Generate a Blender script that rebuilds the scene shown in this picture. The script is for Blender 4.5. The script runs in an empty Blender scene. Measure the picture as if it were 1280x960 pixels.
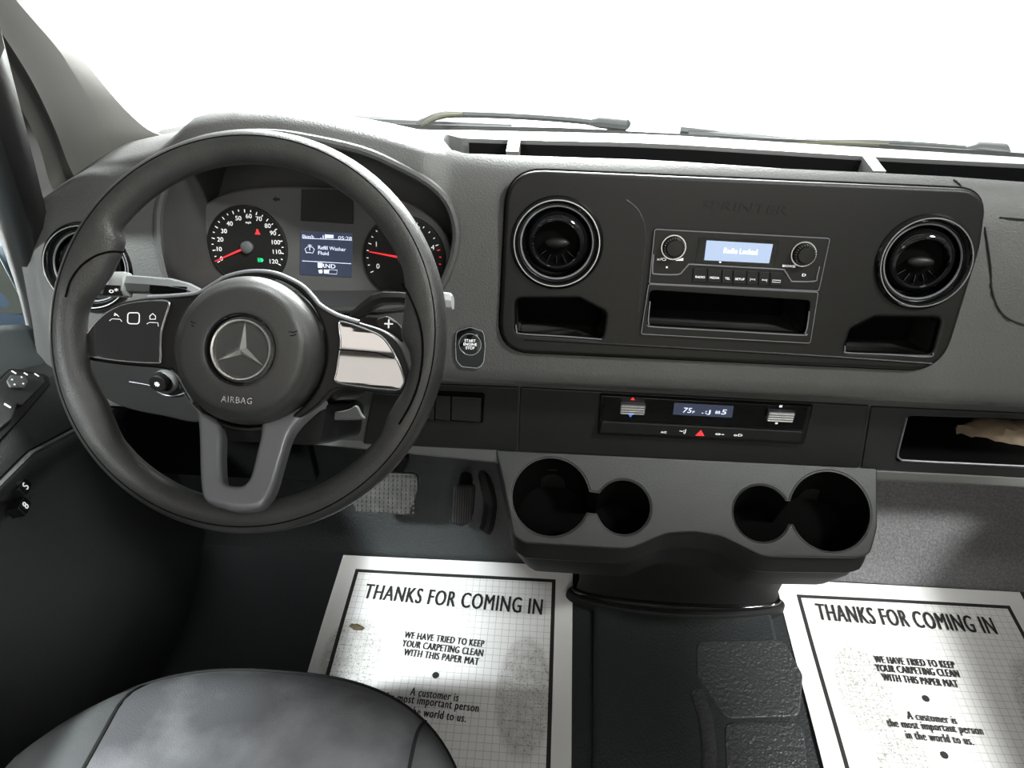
import bpy, bmesh, math, random
from mathutils import Vector, Matrix
from math import sin, cos, pi, radians, sqrt, atan2, tan
random.seed(4)
SC = bpy.context.scene
COL = SC.collection

# ---------------------------------------------------------------- camera, world, lights, exposure
CAM = Vector((0, 0, 1.2)); PITCH = radians(40); YAW = radians(4); FPX = 900.0
FW = Vector((-sin(YAW)*cos(PITCH), cos(YAW)*cos(PITCH), -sin(PITCH)))
RT = Vector((cos(YAW), sin(YAW), 0)); UP = RT.cross(FW)
cd = bpy.data.cameras.new('camera'); cam = bpy.data.objects.new('camera', cd); COL.objects.link(cam)
cd.sensor_width = 36; cd.lens = 36*FPX/1280; cd.clip_start = .02
cam.matrix_world = Matrix(((RT.x, UP.x, -FW.x, CAM.x), (RT.y, UP.y, -FW.y, CAM.y), (RT.z, UP.z, -FW.z, CAM.z), (0, 0, 0, 1)))
SC.camera = cam

W = bpy.data.worlds.new('studio'); SC.world = W; W.use_nodes = True
bg = W.node_tree.nodes['Background']; bg.inputs[0].default_value = (1, 1, .99, 1); bg.inputs[1].default_value = .22

def area(name, loc, target, size, power, color=(1, 1, 1), size_y=None, spread=180):
    l = bpy.data.lights.new(name, 'AREA'); l.energy = power; l.color = color; l.size = size
    if size_y: l.shape = 'RECTANGLE'; l.size_y = size_y
    l.spread = radians(spread)
    o = bpy.data.objects.new(name, l); COL.objects.link(o); o.location = loc
    o.rotation_euler = (Vector(target)-Vector(loc)).to_track_quat('-Z', 'Y').to_euler()
    return o
area('rear_fill_light', (.45, -.9, 1.70), (.2, .7, .55), .5, 8, (1, .97, .93), .25)  # added fill from behind the camera, no fixture there
area('pad_reflection_light', (-.57, -.63, 1.72), (-.57, -.63, 0), .40, 1.3, (1, .93, .87), .21)  # added light, makes the bright reflection in the right button pad
area('pad_reflection_light', (-.56, -.43, 1.72), (-.56, -.43, 0), .30, .7, (1, .93, .87), .12)  # second added pane of the pad reflection
area('dash_wheel_fill', (1.9, -.45, 3.5), (.5, .8, .7), .45, 165, (1, .99, .97))  # added light to lift the dash face, wheel and console
area('dash_top_fill', (.1, 4.2, 2.4), (.2, .9, .83), 2.6, 950, (1, 1, 1))  # added light in front to whiten the dash top
area('backdrop_fill_light', (.5, 6.6, 4.6), (.5, 4.6, -.7), 3.0, 2600, (1, 1, 1))  # added light that blows the backdrop out to white
area('studio_lamp_right', (3.2, -1.1, 3.5), (.6, .65, .0), .30, 480, (1, .98, .96))
area('studio_lamp_left', (-1.95, -1.25, 3.6), (-.25, .6, .0), .30, 460, (.95, .98, 1))

SC.view_settings.view_transform = 'Standard'; SC.view_settings.look = 'None'
SC.view_settings.exposure = 0.12; SC.view_settings.gamma = 1.0
SC.view_settings.use_curve_mapping = False

# ---------------------------------------------------------------- helpers
def ray(x, y): return FW + RT*((x-640)/FPX) - UP*((y-480)/FPX)
def at(x, y, **k):
    d = ray(x, y)
    if 'Y' in k: return CAM + d*(k['Y']/d.y)
    if 'Z' in k: return CAM + d*((k['Z']-CAM.z)/d.z)
    return CAM + d*(k['X']/d.x)

class FR:
    """a local frame: O origin, u right, v up, n towards the viewer"""
    def __init__(s, O, u=(1, 0, 0), v=(0, 0, 1)):
        s.O = Vector(O); s.u = Vector(u).normalized(); s.n = s.u.cross(Vector(v)).normalized(); s.v = s.n.cross(s.u)
    def w(s, a, b, c=0): return s.O + s.u*a + s.v*b + s.n*c
    def px(s, x, y):
        d = ray(x, y); t = (s.O-CAM).dot(s.n)/d.dot(s.n); q = CAM+d*t-s.O
        return (q.dot(s.u), q.dot(s.v))
    def pxs(s, L): return [s.px(*p) for p in L]
    def off(s, c): return FR(s.O+s.n*c, s.u, s.v)
    def moved(s, a, b, c=0): return FR(s.w(a, b, c), s.u, s.v)
    def rot(s, ang):
        return FR(s.O, s.u*cos(ang)+s.v*sin(ang), s.v*cos(ang)-s.u*sin(ang))
    def tilt(s, ax, ay):
        n = (s.n + s.u*ax + s.v*ay).normalized(); v = (s.v - n*s.v.dot(n)).normalized()
        return FR(s.O, v.cross(n), v)
    def pxw(s, x, y): return s.w(*s.px(x, y))

def rpoly(pts, r, seg=6):
    """closed polygon with rounded corners"""
    n = len(pts); out = []
    rs = r if isinstance(r, (list, tuple)) else [r]*n
    for i in range(n):
        p = Vector(pts[i]); a = Vector(pts[i-1])-p; b = Vector(pts[(i+1) % n])-p
        la, lb = a.length, b.length; a.normalize(); b.normalize()
        th = a.angle(b) if la*lb else pi
        t = min(rs[i]/max(tan(th/2), .05), la*.49, lb*.49)
        A = p+a*t; B = p+b*t
        for k in range(seg+1):
            q = k/seg; out.append(tuple(A*(1-q)**2+p*2*q*(1-q)+B*q*q))
    return out

def smooth(pts, k=6, closed=True):
    """Catmull-Rom through points (any dimension)"""
    n = len(pts); P = [Vector(p) for p in pts]; out = []
    for i in range(n if closed else n-1):
        if closed: p0, p1, p2, p3 = P[i-1], P[i], P[(i+1) % n], P[(i+2) % n]
        else: p0, p1, p2, p3 = P[max(i-1, 0)], P[i], P[i+1], P[min(i+2, n-1)]
        for j in range(k):
            t = j/k
            out.append(.5*(2*p1+(p2-p0)*t+(2*p0-5*p1+4*p2-p3)*t*t+(3*p1-p0-3*p2+p3)*t**3))
    if not closed: out.append(P[-1])
    return [tuple(p) for p in out]

def circ(a, b, r, n=40, ry=None): return [(a+r*cos(2*pi*i/n), b+(ry or r)*sin(2*pi*i/n)) for i in range(n)]
def carea(p): return sum(p[i-1][0]*p[i][1]-p[i][0]*p[i-1][1] for i in range(len(p)))

def me_data(me):
    d = ([v.co.copy() for v in me.vertices], [tuple(p.vertices) for p in me.polygons]); bpy.data.meshes.remove(me); return d

def plate(fr, outline, c0, c1, holes=(), bevel=.0015, res=2):
    """flat plate with holes and rounded edges, back at c0, front at c1"""
    cu = bpy.data.curves.new('tmp', 'CURVE'); cu.dimensions = '2D'; cu.fill_mode = 'BOTH'
    bevel = min(bevel, (c1-c0)/2*.98)
    cu.extrude = (c1-c0)/2-bevel; cu.bevel_depth = bevel; cu.bevel_resolution = res; cu.offset = -bevel
    for k, pts in enumerate([outline]+list(holes)):
        ccw = carea(pts) > 0
        if (k == 0) != ccw: pts = pts[::-1]
        sp = cu.splines.new('POLY'); sp.points.add(len(pts)-1); sp.use_cyclic_u = True
        for q, p in zip(sp.points, pts): q.co = (p[0], p[1], 0, 1)
    ob = bpy.data.objects.new('tmp', cu); me = bpy.data.meshes.new_from_object(ob)
    bpy.data.objects.remove(ob); bpy.data.curves.remove(cu)
    V, Fc = me_data(me); m = (c0+c1)/2
    return [fr.w(v.x, v.y, v.z+m) for v in V], Fc

def text(fr, s, a, b, size, xs=1.0, rot=0, c=.0005, depth=.0002, align='CENTER', spacing=1.0, bold=0):
    cu = bpy.data.curves.new('tmp', 'FONT'); cu.body = s; cu.size = size; cu.extrude = depth; cu.align_x = align; cu.align_y = 'CENTER'
    cu.space_character = spacing; cu.resolution_u = 3; cu.offset = bold
    ob = bpy.data.objects.new('tmp', cu); me = bpy.data.meshes.new_from_object(ob)
    bpy.data.objects.remove(ob); bpy.data.curves.remove(cu)
    V, Fc = me_data(me); cr, sr = cos(rot), sin(rot)
    return [fr.w(a+v.x*xs*cr-v.y*sr, b+v.x*xs*sr+v.y*cr, c+v.z) for v in V], Fc

def textpx(fr, s, x0, y0, x1, y1, h, **k):
    """text whose middle line runs between two points of the plane, h = cap height in metres"""
    A = Vector(fr.px(x0, y0)); B = Vector(fr.px(x1, y1)); return textab(fr, s, A, B, h, **k)
def textab(fr, s, A, B, h, **k):
    A = Vector(A); B = Vector(B)
    V, Fc = text(FR((0, 0, 0), (1, 0, 0), (0, 1, 0)), s, 0, 0, h/.69, 1, **{q: k[q] for q in k if q in ('bold', 'spacing', 'depth')})
    w = max(v.x for v in V)-min(v.x for v in V); mx = (max(v.x for v in V)+min(v.x for v in V))/2
    my = (max(v.y for v in V)+min(v.y for v in V))/2
    L = (B-A).length; r = atan2(B.y-A.y, B.x-A.x); M = (A+B)/2; c = k.get('c', .0005); sk = k.get('skew', 0)
    out = []
    for v in V:
        y = v.y-my; x = (v.x-mx)*L/w+sk*y
        out.append(fr.w(M.x+x*cos(r)-y*sin(r), M.y+x*sin(r)+y*cos(r), c+v.z))
    return out, Fc
def bolder(d, fr, t, n=3):
    V, Fc = d; m = len(V); O, F2 = [], []
    for i in range(n):
        q = fr.u*(t*(2*i/(n-1)-1))+fr.n*(.00003*i); O += [v+q for v in V]; F2 += [tuple(k+i*m for k in f) for f in Fc]
    return O, F2

def join(*ds):
    V, Fc = [], []
    for v, f in ds:
        n = len(V); V += v; Fc += [tuple(i+n for i in q) for q in f]
    return V, Fc

def loft(secs, closed=True, caps=True, ring=False):
    m = len(secs[0]); V = [Vector(p) for s in secs for p in s]; Fc = []; n = len(secs)
    for i in range(n if ring else n-1):
        j = (i+1) % n
        for k in range(m if closed else m-1):
            l = (k+1) % m; Fc.append((i*m+k, i*m+l, j*m+l, j*m+k))
    if caps and closed and not ring:
        Fc.append(tuple(range(m))[::-1]); Fc.append(tuple((n-1)*m+k for k in range(m)))
    return V, Fc

def tube(path, r, seg=8, closed=False, flat=1.0, up=None):
    P = [Vector(p) for p in path]; n = len(P); secs = []; prev = None
    for i in range(n):
        if closed: t = P[(i+1) % n]-P[i-1]
        else: t = P[min(i+1, n-1)]-P[max(i-1, 0)]
        t.normalize()
        if up is not None: a = Vector(up)
        elif prev is None: a = Vector((0, 0, 1)) if abs(t.z) < .9 else Vector((1, 0, 0))
        else: a = prev
        a = (a-t*a.dot(t)).normalized(); b = t.cross(a); prev = a
        rr = r[i] if isinstance(r, (list, tuple)) else r
        secs.append([P[i]+a*(rr*flat*cos(2*pi*k/seg))+b*(rr*sin(2*pi*k/seg)) for k in range(seg)])
    return loft(secs, True, not closed, closed)

def lathe(fr, prof, seg=48):
    V, Fc = [], []; rows = []
    for r, c in prof:
        if r < 1e-6: rows.append([len(V)]); V.append(fr.w(0, 0, c))
        else:
            rows.append(list(range(len(V), len(V)+seg))); V += [fr.w(r*cos(2*pi*k/seg), r*sin(2*pi*k/seg), c) for k in range(seg)]
    for A, B in zip(rows, rows[1:]):
        for k in range(seg):
            l = (k+1) % seg
            if len(A) == 1 and len(B) == 1: continue
            if len(A) == 1: Fc.append((A[0], B[l], B[k]))
            elif len(B) == 1: Fc.append((A[k], A[l], B[0]))
            else: Fc.append((A[k], A[l], B[l], B[k]))
    return V, Fc

def boxf(fr, a0, a1, b0, b1, c0, c1, r=.002, bevel=.001):
    return plate(fr, rpoly([(a0, b0), (a1, b0), (a1, b1), (a0, b1)], r, 4), c0, c1, bevel=bevel)
def box(x0, x1, y0, y1, z0, z1):
    return loft([[(x0, y0, z), (x1, y0, z), (x1, y1, z), (x0, y1, z)] for z in (z0, z1)])
def ellipsoid(fr, a, b, c, ra, rb, rc, n=24, m=12):
    V, Fc = lathe(FR((0, 0, 0), (1, 0, 0), (0, 1, 0)), [(max(sin(pi*i/m), 0) if 0 < i < m else 0, -cos(pi*i/m)) for i in range(m+1)], n)
    return [fr.w(a+v.x*ra, b+v.y*rb, c+v.z*rc) for v in V], Fc

ORG = {}
def mesh(name, data):
    V, Fc = data; me = bpy.data.meshes.new(name); me.from_pydata([tuple(v) for v in V], [], Fc)
    bm = bmesh.new(); bm.from_mesh(me); bmesh.ops.remove_doubles(bm, verts=bm.verts, dist=1e-6)
    bmesh.ops.recalc_face_normals(bm, faces=bm.faces); bm.to_mesh(me); bm.free(); me.update()
    return me
def finish(me, angle):
    me.polygons.foreach_set('use_smooth', [True]*len(me.polygons)); me.set_sharp_from_angle(angle=radians(angle))
def obj(name, data, m, parent=None, label=None, cat=None, group=None, kind=None, angle=35):
    me = mesh(name, data)
    if parent is not None: org = ORG[parent.name]
    else:
        n = len(me.vertices); s = Vector((0, 0, 0)); zmin = min(v.co.z for v in me.vertices)
        for v in me.vertices: s += v.co
        org = Vector((s.x/n, s.y/n, zmin))
    me.transform(Matrix.Translation(-org)); finish(me, angle)
    me.materials.append(m)
    o = bpy.data.objects.new(name, me); COL.objects.link(o)
    if parent is not None: o.parent = parent
    else: o.location = org
    ORG[o.name] = org
    if len(me.vertices) < 30000:
        md = o.modifiers.new('weighted_normal', 'WEIGHTED_NORMAL'); md.keep_sharp = True; md.weight = 90
    return tag(o, label, cat, group, kind)
def tag(o, label=None, cat=None, group=None, kind=None):
    if label: o['label'] = label
    if cat: o['category'] = cat
    if group: o['group'] = group
    if kind: o['kind'] = kind
    return o
def thing(name, loc, label, cat, group=None, kind=None):
    o = bpy.data.objects.new(name, None); COL.objects.link(o); o.location = loc; o.empty_display_size = .03
    ORG[o.name] = Vector(loc); return tag(o, label, cat, group, kind)

def boolean(data, cutter):
    A = bpy.data.objects.new('tmpa', mesh('tmpa', data)); B = bpy.data.objects.new('tmpb', mesh('tmpb', cutter))
    COL.objects.link(A); COL.objects.link(B)
    md = A.modifiers.new('b', 'BOOLEAN'); md.operation = 'DIFFERENCE'; md.object = B; md.solver = 'EXACT'
    me = bpy.data.meshes.new_from_object(A.evaluated_get(bpy.context.evaluated_depsgraph_get()))
    for o in (A, B):
        d = o.data; bpy.data.objects.remove(o); bpy.data.meshes.remove(d)
    return me_data(me)

# ---------------------------------------------------------------- materials
def mat(name, col, rough=.5, metal=0, grain=0, gscale=900, spec=.5, coat=0, emit=None, estr=1, var=0, vscale=8, col2=None, kind='noise'):
    m = bpy.data.materials.new(name); m.use_nodes = True; nt = m.node_tree; b = nt.nodes['Principled BSDF']
    b.inputs['Base Color'].default_value = (*col, 1); b.inputs['Roughness'].default_value = rough; b.inputs['Metallic'].default_value = metal
    b.inputs['Specular IOR Level'].default_value = spec; b.inputs['Coat Weight'].default_value = coat
    if emit: b.inputs['Emission Color'].default_value = (*emit, 1); b.inputs['Emission Strength'].default_value = estr
    tc = nt.nodes.new('ShaderNodeTexCoord')
    if grain:
        if kind == 'noise':
            n = nt.nodes.new('ShaderNodeTexNoise'); n.inputs['Scale'].default_value = gscale; n.inputs['Detail'].default_value = 3
            n.inputs['Roughness'].default_value = .6; out = n.outputs['Fac']
        else:
            n = nt.nodes.new('ShaderNodeTexVoronoi'); n.inputs['Scale'].default_value = gscale; n.feature = 'SMOOTH_F1'; out = n.outputs['Distance']
        nt.links.new(tc.outputs['Object'], n.inputs['Vector'])
        bp = nt.nodes.new('ShaderNodeBump'); bp.inputs['Strength'].default_value = grain; bp.inputs['Distance'].default_value = .6/gscale
        nt.links.new(out, bp.inputs['Height']); nt.links.new(bp.outputs['Normal'], b.inputs['Normal'])
    if var or col2:
        n2 = nt.nodes.new('ShaderNodeTexNoise'); n2.inputs['Scale'].default_value = vscale; n2.inputs['Detail'].default_value = 5
        nt.links.new(tc.outputs['Object'], n2.inputs['Vector'])
        r = nt.nodes.new('ShaderNodeValToRGB'); c2 = col2 or tuple(min(1, c*(1+var)) for c in col)
        c1 = col if col2 else tuple(c*(1-var) for c in col)
        r.color_ramp.elements[0].position = .38; r.color_ramp.elements[1].position = .66
        r.color_ramp.elements[0].color = (*c1, 1); r.color_ramp.elements[1].color = (*c2, 1)
        nt.links.new(n2.outputs['Fac'], r.inputs['Fac']); nt.links.new(r.outputs['Color'], b.inputs['Base Color'])
    return m

M = dict(
    dash=mat('dash_vinyl', (.066, .066, .064), .5, grain=.5, gscale=420, var=.08),
    black=mat('black_plastic', (.005, .0047, .004), .45, grain=.25, gscale=1500, spec=.32),
    matte=mat('matte_black', (.010, .010, .0105), .6, grain=.2, gscale=900, spec=.3),
    deep=mat('shade_and_line_black', (.004, .004, .004), .9, spec=.02),  # near-black without sheen, puts shade into recesses; also draws seams and symbols
    lower=mat('lower_dash_plastic', (.011, .011, .0105), .5, grain=.3, gscale=900),
    bar=mat('grey_bar_plastic', (.075, .076, .074), .5, grain=.3, gscale=900),
    console=mat('console_plastic', (.025, .027, .026), .42, grain=.45, gscale=700),
    gloss=mat('gloss_black', (.004, .004, .0045), .06, spec=.5, coat=.3),
    pad=mat('piano_black_pad', (.006, .006, .006), .03, spec=.9, coat=1),
    rim=mat('wheel_vinyl', (.034, .0335, .032), .42, grain=.45, gscale=520, var=.15, vscale=30),
    bag=mat('airbag_vinyl', (.038, .038, .037), .4, grain=.3, gscale=800),
    satin=mat('satin_silver', (.21, .21, .225), .36, .45),
    chrome=mat('bright_chrome', (.80, .79, .76), .30, 1),
    silver=mat('silver_line', (.6, .6, .6), .25, 1),
    pillar=mat('pillar_trim', (.15, .147, .138), .7, grain=.25, gscale=1200),
    rubber=mat('floor_rubber', (.018, .0205, .022), .42, grain=.6, gscale=260),
    rubber2=mat('floor_rubber_textured', (.036, .038, .039), .34, grain=.8, gscale=150),  # lighter than the plain floor rubber to stand in for sheen
    carpet=mat('toe_board_carpet', (.12, .117, .124), .9, grain=1, gscale=220, var=.2, vscale=220),
    headliner=mat('headliner', (.30, .285, .25), .9),
    wall=mat('cab_side_trim', (.09, .09, .088), .6),
    door=mat('door_plastic', (.012, .0125, .013), .38, grain=.3, gscale=600),
    sill=mat('door_sill_plastic', (.05, .057, .06), .55, grain=.3, gscale=600),
    seal=mat('rubber_seal', (.012, .012, .012), .35),
    seat=mat('seat_fabric', (.065, .065, .07), .95, grain=.8, gscale=600, col2=(.19, .19, .20), vscale=9),
    seatside=mat('seat_side_fabric', (.07, .073, .075), .95, grain=.7, gscale=700, var=.15, vscale=14),
    seam=mat('seam_thread', (.008, .008, .008), .9),
    cluster=mat('cluster_face', (.12, .12, .118), .4, grain=.2, gscale=1200),
    dial=mat('dial_black', (.01, .01, .01), .55),
    lcd=mat('cluster_screen', (.01, .012, .018), .12, emit=(.06, .075, .12), estr=.7),
    lcdoff=mat('blank_screen', (.012, .012, .012), .45),
    white=mat('white_print', (.8, .8, .8), .6, emit=(1, 1, 1), estr=.55),
    whitelcd=mat('screen_print', (.6, .65, .8), .6, emit=(.75, .8, 1), estr=.9),
    red=mat('red_needle', (.8, .03, .03), .5, emit=(1, .04, .05), estr=.8),
    green=mat('green_telltale', (.02, .6, .2), .5, emit=(.02, .9, .3), estr=.8),
    blue=mat('blue_print', (.05, .15, .8), .5, emit=(.1, .25, 1), estr=.7),
    radioscreen=mat('radio_screen', (.05, .07, .1), .3, emit=(.50, .62, .84), estr=.85),
    radiotext=mat('radio_screen_text', (.9, .95, 1), .4, emit=(1, 1, 1), estr=1.2),
    greyprint=mat('grey_print', (.45, .45, .45), .6),
    emboss=mat('embossed_letters', (.03, .03, .029), .35),
    pedal=mat('pedal_rubber', (.036, .034, .031), .55, var=.3, vscale=60),
    stalk=mat('stalk_plastic', (.10, .105, .105), .35),
    stalkcap=mat('stalk_cap', (.42, .43, .43), .35, .3),
    grey=mat('grey_plastic', (.13, .14, .14), .45),
    ink=mat('black_ink', (.012, .012, .012), .7),
    mud=mat('dried_mud', (.12, .09, .055), .9, grain=1, gscale=300),
    tan=mat('brown_paper', (.20, .15, .10), .7, var=.3, vscale=20),
    cowl=mat('cowl_plastic', (.012, .0125, .012), .5),
    wiper=mat('wiper_black', (.03, .032, .032), .45),
    olive=mat('wiper_hose', (.06, .055, .032), .5),
    mirror=mat('mirror_housing', (.05, .075, .11), .45),
    mirrorglass=mat('mirror_glass', (.5, .55, .5), .05, 1),
)
def glass_mat():
    m = bpy.data.materials.new('window_glass'); m.use_nodes = True; nt = m.node_tree
    for n in list(nt.nodes):
        if n.type == 'BSDF_PRINCIPLED': nt.nodes.remove(n)
    out = nt.nodes['Material Output']; t = nt.nodes.new('ShaderNodeBsdfTransparent'); t.inputs[0].default_value = (.96, .98, .97, 1)
    g = nt.nodes.new('ShaderNodeBsdfGlossy'); g.inputs['Roughness'].default_value = .02
    mx = nt.nodes.new('ShaderNodeMixShader'); mx.inputs[0].default_value = .05
    nt.links.new(t.outputs[0], mx.inputs[1]); nt.links.new(g.outputs[0], mx.inputs[2]); nt.links.new(mx.outputs[0], out.inputs[0])
    return m
M['glass'] = glass_mat()

# ---------------------------------------------------------------- reference frames
FF = FR((0, .82, .838), v=(0, .08, .205))                 # front face of the dashboard
def face_y(z): return .82+.3902*(z-.838)
PF = FF.off(.010)                                         # front of the centre panel
CF = FR((0, .755, .432), v=(0, .100, .082))               # top face of the cup holder console
LF = FR((0, .762, .48), v=(0, .008, .11))                 # lower dash panel
TA = radians(40)
WO = at(309, 415, Y=.557)
WF = FR(WO, v=(0, sin(TA), cos(TA)))                      # steering wheel plane
KF = FR(at(408, 300, Y=.90), v=(0, .36, .93))             # instrument cluster

# ================================================================ SETTING
XL, XR = -.80, 1.32
obj('floor', box(XL, XR, -1.6, .875, -.04, 0), M['rubber'], kind='structure', label='dark grey rubber cab floor under the paper mats', cat='floor')
# toe board: rubber on the driver's side, carpet on the passenger side
def slab(x0, x1, prof, t=.02):
    secs = []
    for x in (x0, x1):
        up = [(x, y, z) for y, z in prof]; dn = [(x, y+t, z-t*.3) for y, z in prof[::-1]]
        secs.append(up+dn)
    return loft(secs)
toe = [(.873, .0), (.885, .02), (.93, .10), (1.0, .25), (1.03, .42), (1.045, .78)]
wf = obj('wall_front', slab(XL, .30, toe), M['rubber'], kind='structure', label='dark sloping toe board and bulkhead below the dashboard', cat='wall')
obj('carpet_panel', slab(.3005, XR, toe), M['carpet'], wf, label='grey carpeted toe board on the passenger side')
obj('ceiling', box(XL, XR, -1.6, .18, 1.74, 1.78), M['headliner'], kind='structure', label='beige headliner above the cab', cat='ceiling')
obj('wall_left', join(box(XL-.03, XL, -1.6, -.2, 0, 1.74), box(XL-.03, XL, -.2, .5, 1.42, 1.74)), M['wall'], kind='structure', label='left cab side around the driver door window', cat='wall')
obj('wall_right', join(box(XR, XR+.03, -1.6, -.2, 0, 1.74), box(XR, XR+.03, -.2, .62, 1.24, 1.74)), M['wall'], kind='structure', label='right cab side around the passenger door window', cat='wall')
obj('wall_rear', box(XL, XR, -1.64, -1.6, 0, 1.74), M['headliner'], kind='structure', label='rear bulkhead of the cab', cat='wall')
# white studio backdrop in front of the van: floor sweeping up into a wall
cyc = [(1.7, -.75), (6.0, -.75), (6.8, -.62), (7.4, -.25), (7.8, .4), (8.0, 1.2), (8.0, 5.0)]
obj('wall_backdrop', loft([[(x, y, z) for y, z in cyc]+[(x, y+.05, z-.05) for y, z in cyc[::-1]] for x in (-5.5, 6.5)]), mat('white_backdrop', (.88, .88, .87), .9), kind='structure', label='white studio backdrop seen through the windscreen', cat='backdrop', angle=60)
# windscreen
def quad(p, t): 
    a, b, c, d = [Vector(q) for q in p]; n = (b-a).cross(d-a).normalized()*t
    return loft([[a, b, c, d], [a+n, b+n, c+n, d+n]])
wsb = [(-.74, .96, .80), (1.32, .93, .775)]
obj('window_1', quad([(-.70, 1.025, .795), (1.34, .99, .768), (1.22, .19, 1.72), (-.62, .19, 1.72)], .005), M['glass'], kind='structure', label='clear windscreen above the dashboard', cat='window')
obj('window_2', quad([(-.80, .92, .56), (-.80, -.12, .69), (-.74, -.12, 1.42), (-.74, .42, 1.42)], .004), M['glass'], kind='structure', label='driver door window left of the steering wheel', cat='window')
obj('window_3', quad([(1.32, -.2, .74), (1.32, .88, .66), (1.30, .52, 1.25), (1.30, -.2, 1.25)], .004), M['glass'], kind='structure', label='passenger door window on the right side', cat='window')

# A-pillar trim (left): rows of points from windscreen edge to door edge
def row(r):
    return [at(x, y, Y=Y) for x, y, Y in r]
PR = [
    [(-32, -90, .66), (-48, -90, .63), (-75, -72, .605), (-100, -50, .60), (-125, -30, .60)],
    [(40, 0, .75), (20, 0, .715), (-12, 20, .69), (-30, 55, .69), (-75, 95, .72)],
    [(100, 70, .83), (76, 66, .785), (38, 98, .75), (18, 122, .75), (-40, 135, .775)],
    [(150, 130, .895), (113, 124, .845), (68, 160, .80), (48, 180, .80), (-22, 182, .825)],
    [(185, 162, .94), (132, 163, .88), (84, 202, .84), (62, 228, .84), (0, 230, .855)],
    [(214, 175, .975), (142, 195, .905), (102, 240, .87), (76, 256, .865), (26, 268, .87)],
    [(222, 200, .99), (150, 225, .915), (112, 262, .885), (84, 284, .88), (34, 296, .88)],
]
rows = [row(r) for r in PR]
def crow(pts, k=5):
    return smooth(pts, k, False)
cols = list(zip(*[smooth([tuple(p) for p in c], 5, False) for c in zip(*rows)]))
grid = []
for r in cols:
    a, b, c, d, e = [Vector(p) for p in r]
    front = [a, a.lerp(b, .5), b, b.lerp(c, .04), b.lerp(c, .5), b.lerp(c, .85)+Vector((0, .004, 0)), c, c.lerp(d, .5)+Vector((.0, .012, 0)), d, d.lerp(e, .5), e]
    back = [e+Vector((-.02, .05, .0)), a+Vector((-.04, .03, -.0))]
    grid.append(front+back)
tr = obj('trim_1', loft(grid), M['pillar'], kind='structure', label='grey A-pillar trim beside the windscreen, upper left', cat='trim', angle=24)

# window frame of the driver's door: seal strips
sealp = [(-52, 40), (-27, 110), (-8, 165), (10, 220), (27, 275), (40, 320), (52, 362), (60, 400)]
sY = [.60, .66, .71, .76, .805, .835, .85, .86]
P3 = [at(x, y, Y=Y) for (x, y), Y in zip(sealp, sY)]
dr = thing('door_1', (-.70, .35, 0), 'dark plastic driver door with sill, armrest and switches at left', 'door', kind='structure')
wfm = obj('window_frame', tube(smooth(P3, 5, False), .030, 12, flat=1.2), M['seal'], dr)
P4 = [p+Vector((.020, -.022, .006)) for p in P3]
obj('weather_seal', tube(smooth(P4, 5, False), .005, 8), M['lower'], wfm)
# door body
dprof = [(-.84, .70), (-.765, .712), (-.745, .70), (-.715, .662), (-.69, .655), (-.665, .652), (-.625, .606), (-.615, .592), (-.617, .57), (-.632, .548), (-.655, .50), (-.66, .34), (-.645, .20), (-.64, .03), (-.84, .03)]
def door_secs(prof, ys):
    secs = []
    for y in ys:
        dz = -.45*max(0, y-.56) - (.5*max(0, y-.78))
        s = []
        for i, (x, z) in enumerate(prof):
            k = max(0, min(1, (z-.25)/.35)); s.append((x-(max(0, y-.7)*.25 if x > -.7 else 0), y, z+dz*k+(max(0, .56-y)*.12*k)))
        secs.append(s)
    return secs
DY = [-.12, .1, .3, .42, .5, .56, .6, .65, .7, .75, .80, .85, .88]
dbody = obj('door_panel', loft(door_secs(dprof[3:], DY)), M['door'], dr)
obj('window_sill', loft(door_secs([(-.84, .64), (-.84, .705), (-.765, .716), (-.747, .706), (-.716, .668), (-.705, .655), (-.72, .64)], DY)), M['sill'], dr)
# armrest highlight painted as a lighter edge, door pocket
obj('armrest_highlight', tube([Vector(s[4])+Vector((.004, 0, -.006)) for s in door_secs(dprof[3:], DY)][1:-2], .005, 8), M['console'], dr)
SWF = FR((-.648, .645, .597), u=(.66, -.30, -.66), v=(.0, .91, -.41))
SWF = FR((-.645, .645, .592), u=(.05, 0, -.0575), v=(0, 1, -.45))
def shelf_frame(): return SWF
sw = thing('mirror_switch', SWF.O, 'black mirror adjustment keypad on the driver door armrest', 'switch')
ol = rpoly(SWF.pxs([(-8, 478), (10, 462), (58, 470), (62, 482), (30, 520), (-4, 556), (-40, 540)]), .006)
obj('bezel', plate(SWF, ol, -.004, .004, bevel=.002), M['black'], sw)
ol = rpoly(SWF.pxs([(-4, 480), (10, 466), (50, 474), (52, 482), (24, 511), (-14, 500)]), .004)
obj('keypad', plate(SWF, ol, .0042, .007, bevel=.001), M['console'], sw)
pd = SWF.px(17, 483)
obj('direction_pad', plate(SWF, rpoly(SWF.pxs([(3, 482), (8, 475), (26, 476), (30, 483), (25, 491), (7, 490)]), .003), .0072, .010, bevel=.001), M['stalk'], sw)
obj('symbols', join(*[boxf(SWF.moved(*SWF.px(x, y)), -w/2, w/2, -.0012, .0012, .0074 if y < 474 else .0102, .0077 if y < 474 else .0105, .0004, .0001) for x, y, w in
    [(13, 470, .006), (28, 472, .005), (40, 475, .006), (9, 481, .002), (21, 478, .002), (23, 486, .002), (12, 487, .002)]]), M['white'], sw, kind='stuff')
ws = thing('window_switch', SWF.pxw(-4, 520), 'black power window rocker behind the mirror keypad on the door', 'switch')
ol = rpoly(SWF.pxs([(-26, 518), (-6, 503), (17, 509), (10, 530), (-12, 548), (-36, 540)]), .004)
obj('rocker', plate(SWF, ol, .004, .010, bevel=.002), M['console'], ws)
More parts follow.
